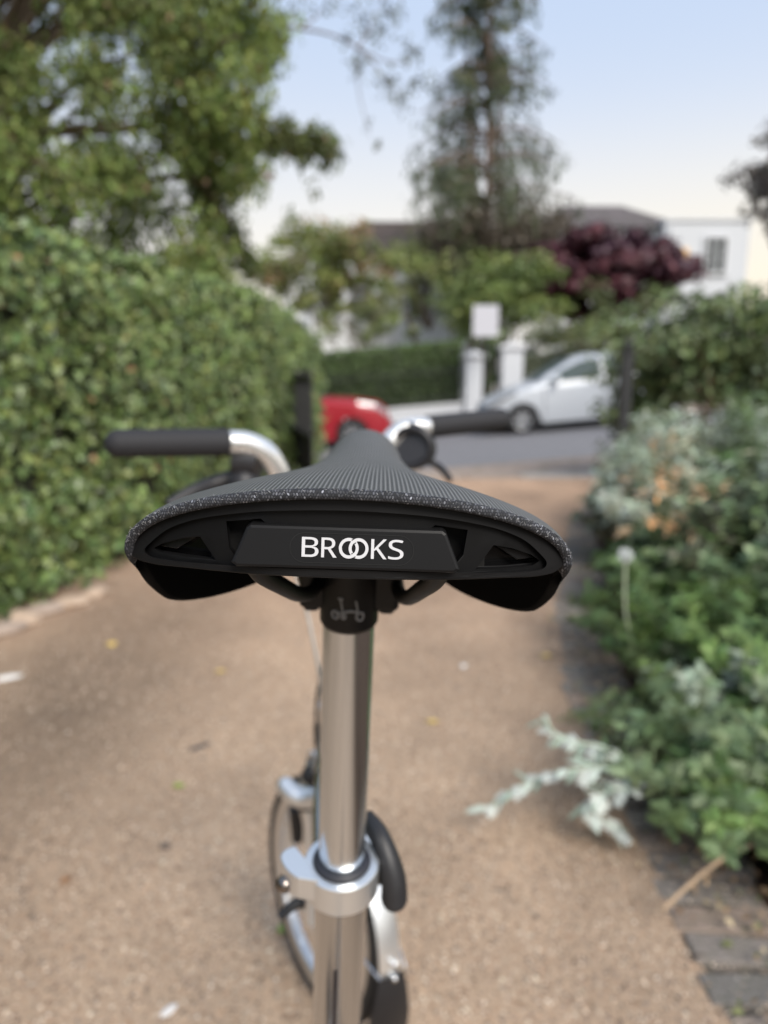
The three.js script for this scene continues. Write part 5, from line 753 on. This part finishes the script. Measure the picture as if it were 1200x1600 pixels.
{
  const phi = 33 * Math.PI / 180, lean = 2.9 * Math.PI / 180, c = V(-0.106, 0.195, -1.06), fwd = V(-Math.sin(phi), 0, -Math.cos(phi)), right = V(Math.cos(phi), 0, -Math.sin(phi));
  const up = V(0, 1, 0).addScaledVector(right, Math.tan(lean)).normalize();
  const { Wm } = wheel(c, fwd, up);
  const P = (x, a, r) => V(x, r * Math.cos(a), r * Math.sin(a)).applyMatrix4(Wm);   // a: angle from the top
  const back = P(0, 1.57, 1).sub(c).dot(fwd) < 0 ? 1 : -1;              // sense of a that leads to the rear of the wheel
  // fork
  const crown = P(0, 0, 0.245);
  for (const s of [1, -1]) part('fork_blade', taperTube([P(s * 0.05, 0, 0.0), P(s * 0.05, -back * 0.25, 0.09), P(s * 0.036, 0, 0.2), P(s * 0.022, 0, 0.245)], 0.009, 0.012, 20, 14), alu);
  part('fork_crown', join([rod(P(-0.026, 0, 0.246), P(0.026, 0, 0.246), 0.016, 0.016, 20), rod(crown, V(-0.082, 0.52, -1.03), 0.018, 0.018, 24)]), alu);
  // caliper at the top of the wheel
  const b1 = at(486, 1211, 0.985).add(V(0, -0.018, 0));
  part('brake_caliper', join([taperTube([P(-0.034, back * 0.1, 0.165), P(-0.040, back * 0.12, 0.205), P(-0.030, back * 0.13, 0.228), P(0.0, back * 0.13, 0.243), P(0.02, back * 0.13, 0.25)], 0.008, 0.012, 16, 12), taperTube([P(0.034, back * 0.1, 0.165), P(0.040, back * 0.12, 0.205), P(0.028, back * 0.13, 0.24), P(0.0, back * 0.13, 0.252)], 0.008, 0.009, 16, 12)]), alu);
  const ca = (u, v, z) => at(u, v, z);
  part('caliper_arm', join([taperTube([ca(446, 1228, 1.0), ca(458, 1240, 0.99), ca(474, 1246, 0.985), ca(498, 1240, 0.98)], 0.014, 0.019, 16, 14), new THREE.SphereGeometry(0.014, 16, 12).translate(...ca(446, 1228, 1.0).toArray()), taperTube([ca(478, 1262, 0.985), ca(482, 1290, 0.99), ca(480, 1318, 1.0)], 0.010, 0.008, 12, 12)]), alu);
  part('brake_block', join([rod(ca(462, 1262, 1.0), ca(465, 1312, 1.01), 0.011, 0.009, 14), rod(ca(470, 1262, 0.995), ca(496, 1258, 0.985), 0.009, 0.009, 12)]), rubberBlack);
  part('brake_block', join([rod(P(-0.020, back * 0.02, 0.176), P(-0.020, back * 0.22, 0.176), 0.006, 0.006, 10), rod(P(0.020, back * 0.02, 0.176), P(0.020, back * 0.22, 0.176), 0.006, 0.006, 10)]), rubberBlack);
  part('caliper_bolt', join([new THREE.SphereGeometry(0.015, 18, 12).translate(b1.x, b1.y + 0.018, b1.z), rod(b1.clone().add(V(0, 0.018, 0)), crown, 0.006, 0.006, 10)]), rubberBlack);
  // mudguard round the rear half, silver, and a rubber flap riveted to its end
  const guard = gridGeo(10, 40, (i, j) => { const x = (i - 0.5) * 0.036, a = back * lerp(0.1, 1.62, j), p = P(x, a, 0.212 - 9 * x * x); return [p.x, p.y, p.z]; });
  part('mudguard', guard, alu);
  const flap = gridGeo(8, 10, (i, j) => { const wd = lerp(0.044, 0.105, j), x = (i - 0.5) * wd, a = back * lerp(1.52, 2.2, j), p = P(x, a, 0.216 + 0.02 * j - 6 * x * x * (1 - j * 0.5)); return [p.x, p.y, p.z]; });
  part('mudflap', flap, std([0.010, 0.010, 0.012], 0.6));
  for (const d of [0, 0.1]) { const p = P(0.003, back * (1.44 + d), 0.217); part('rivet', new THREE.SphereGeometry(0.0048, 14, 10).translate(p.x, p.y, p.z), polished); }
  for (const s of [1, -1]) part('mudguard_stay', tube([P(s * 0.052, 0, 0), P(s * 0.04, back * 1.3, 0.14), P(s * 0.022, back * 1.5, 0.218)], 0.0018, 20, 8), polished);
  // frame: seat tube foot, main tube with its hinge, head tube, rear triangle, rear wheel
  const foot = pLow.clone().addScaledVector(axis, -0.40);
  part('main_tube', tube([foot.clone().add(V(0, 0.06, -0.01)), foot.clone().add(V(-0.012, 0.085, -0.18)), V(-0.080, 0.46, -0.88), V(-0.082, 0.50, -1.01)], 0.0185, 60, 22), tubeSteel);
  part('head_tube', rod(V(-0.086, 0.44, -1.045), V(-0.078, 0.56, -1.012), 0.0205, 0.0205, 28), tubeSteel);
  const h = at(478, 1405, 0.60), h2 = at(436, 1434, 0.585);
  part('hinge_lever', join([taperTube([h, h.clone().lerp(h2, 0.5).add(V(0, 0.003, 0)), h2], 0.0062, 0.0042, 16, 12), new THREE.SphereGeometry(0.0085, 14, 10).translate(h.x, h.y, h.z)]), rubberBlack);
  part('hinge', join([rbox(0.03, 0.05, 0.05, 0.006, h.x + 0.02, h.y, h.z - 0.02), rod(h.clone().add(V(0.006, -0.016, 0.01)), h.clone().add(V(0.006, 0.02, 0.01)), 0.006, 0.006, 14)]), alu);
  const rc = V(-0.055, 0.195, -0.16);
  wheel(rc, V(-0.09, 0, -1).normalize(), V(Math.tan(lean), 1, 0).normalize());
  for (const s of [1, -1]) { part('chain_stay', rod(V(foot.x + s * 0.02, foot.y + 0.02, foot.z), V(rc.x + s * 0.055, rc.y, rc.z), 0.009, 0.008, 14), tubeSteel); part('seat_stay', rod(V(pLow.x + s * 0.012, 0.52, pLow.z + 0.01), V(rc.x + s * 0.055, rc.y, rc.z), 0.007, 0.007, 14), tubeSteel); }
  part('crank', join([rod(V(foot.x - 0.07, foot.y, foot.z), V(foot.x + 0.07, foot.y, foot.z), 0.016, 0.016, 20), rod(V(foot.x + 0.065, foot.y, foot.z), V(foot.x + 0.07, foot.y - 0.02, foot.z - 0.165), 0.010, 0.009, 14), rod(V(foot.x - 0.065, foot.y, foot.z), V(foot.x - 0.07, foot.y + 0.02, foot.z + 0.165), 0.010, 0.009, 14)]), alu);
  part('chainring', new THREE.TorusGeometry(0.09, 0.004, 8, 48).rotateY(Math.PI / 2).translate(foot.x + 0.05, foot.y, foot.z), alu);
  part('pedal', rbox(0.095, 0.022, 0.06, 0.006, foot.x + 0.125, foot.y - 0.02, foot.z - 0.165), rubberBlack); part('pedal', rbox(0.095, 0.022, 0.06, 0.006, foot.x - 0.125, foot.y + 0.02, foot.z + 0.165), rubberBlack);
}

camera.updateMatrixWorld();
scene.traverse((o) => { if (o.isMesh) { o.castShadow = o.receiveShadow = true; } });
renderer.render(scene, camera);
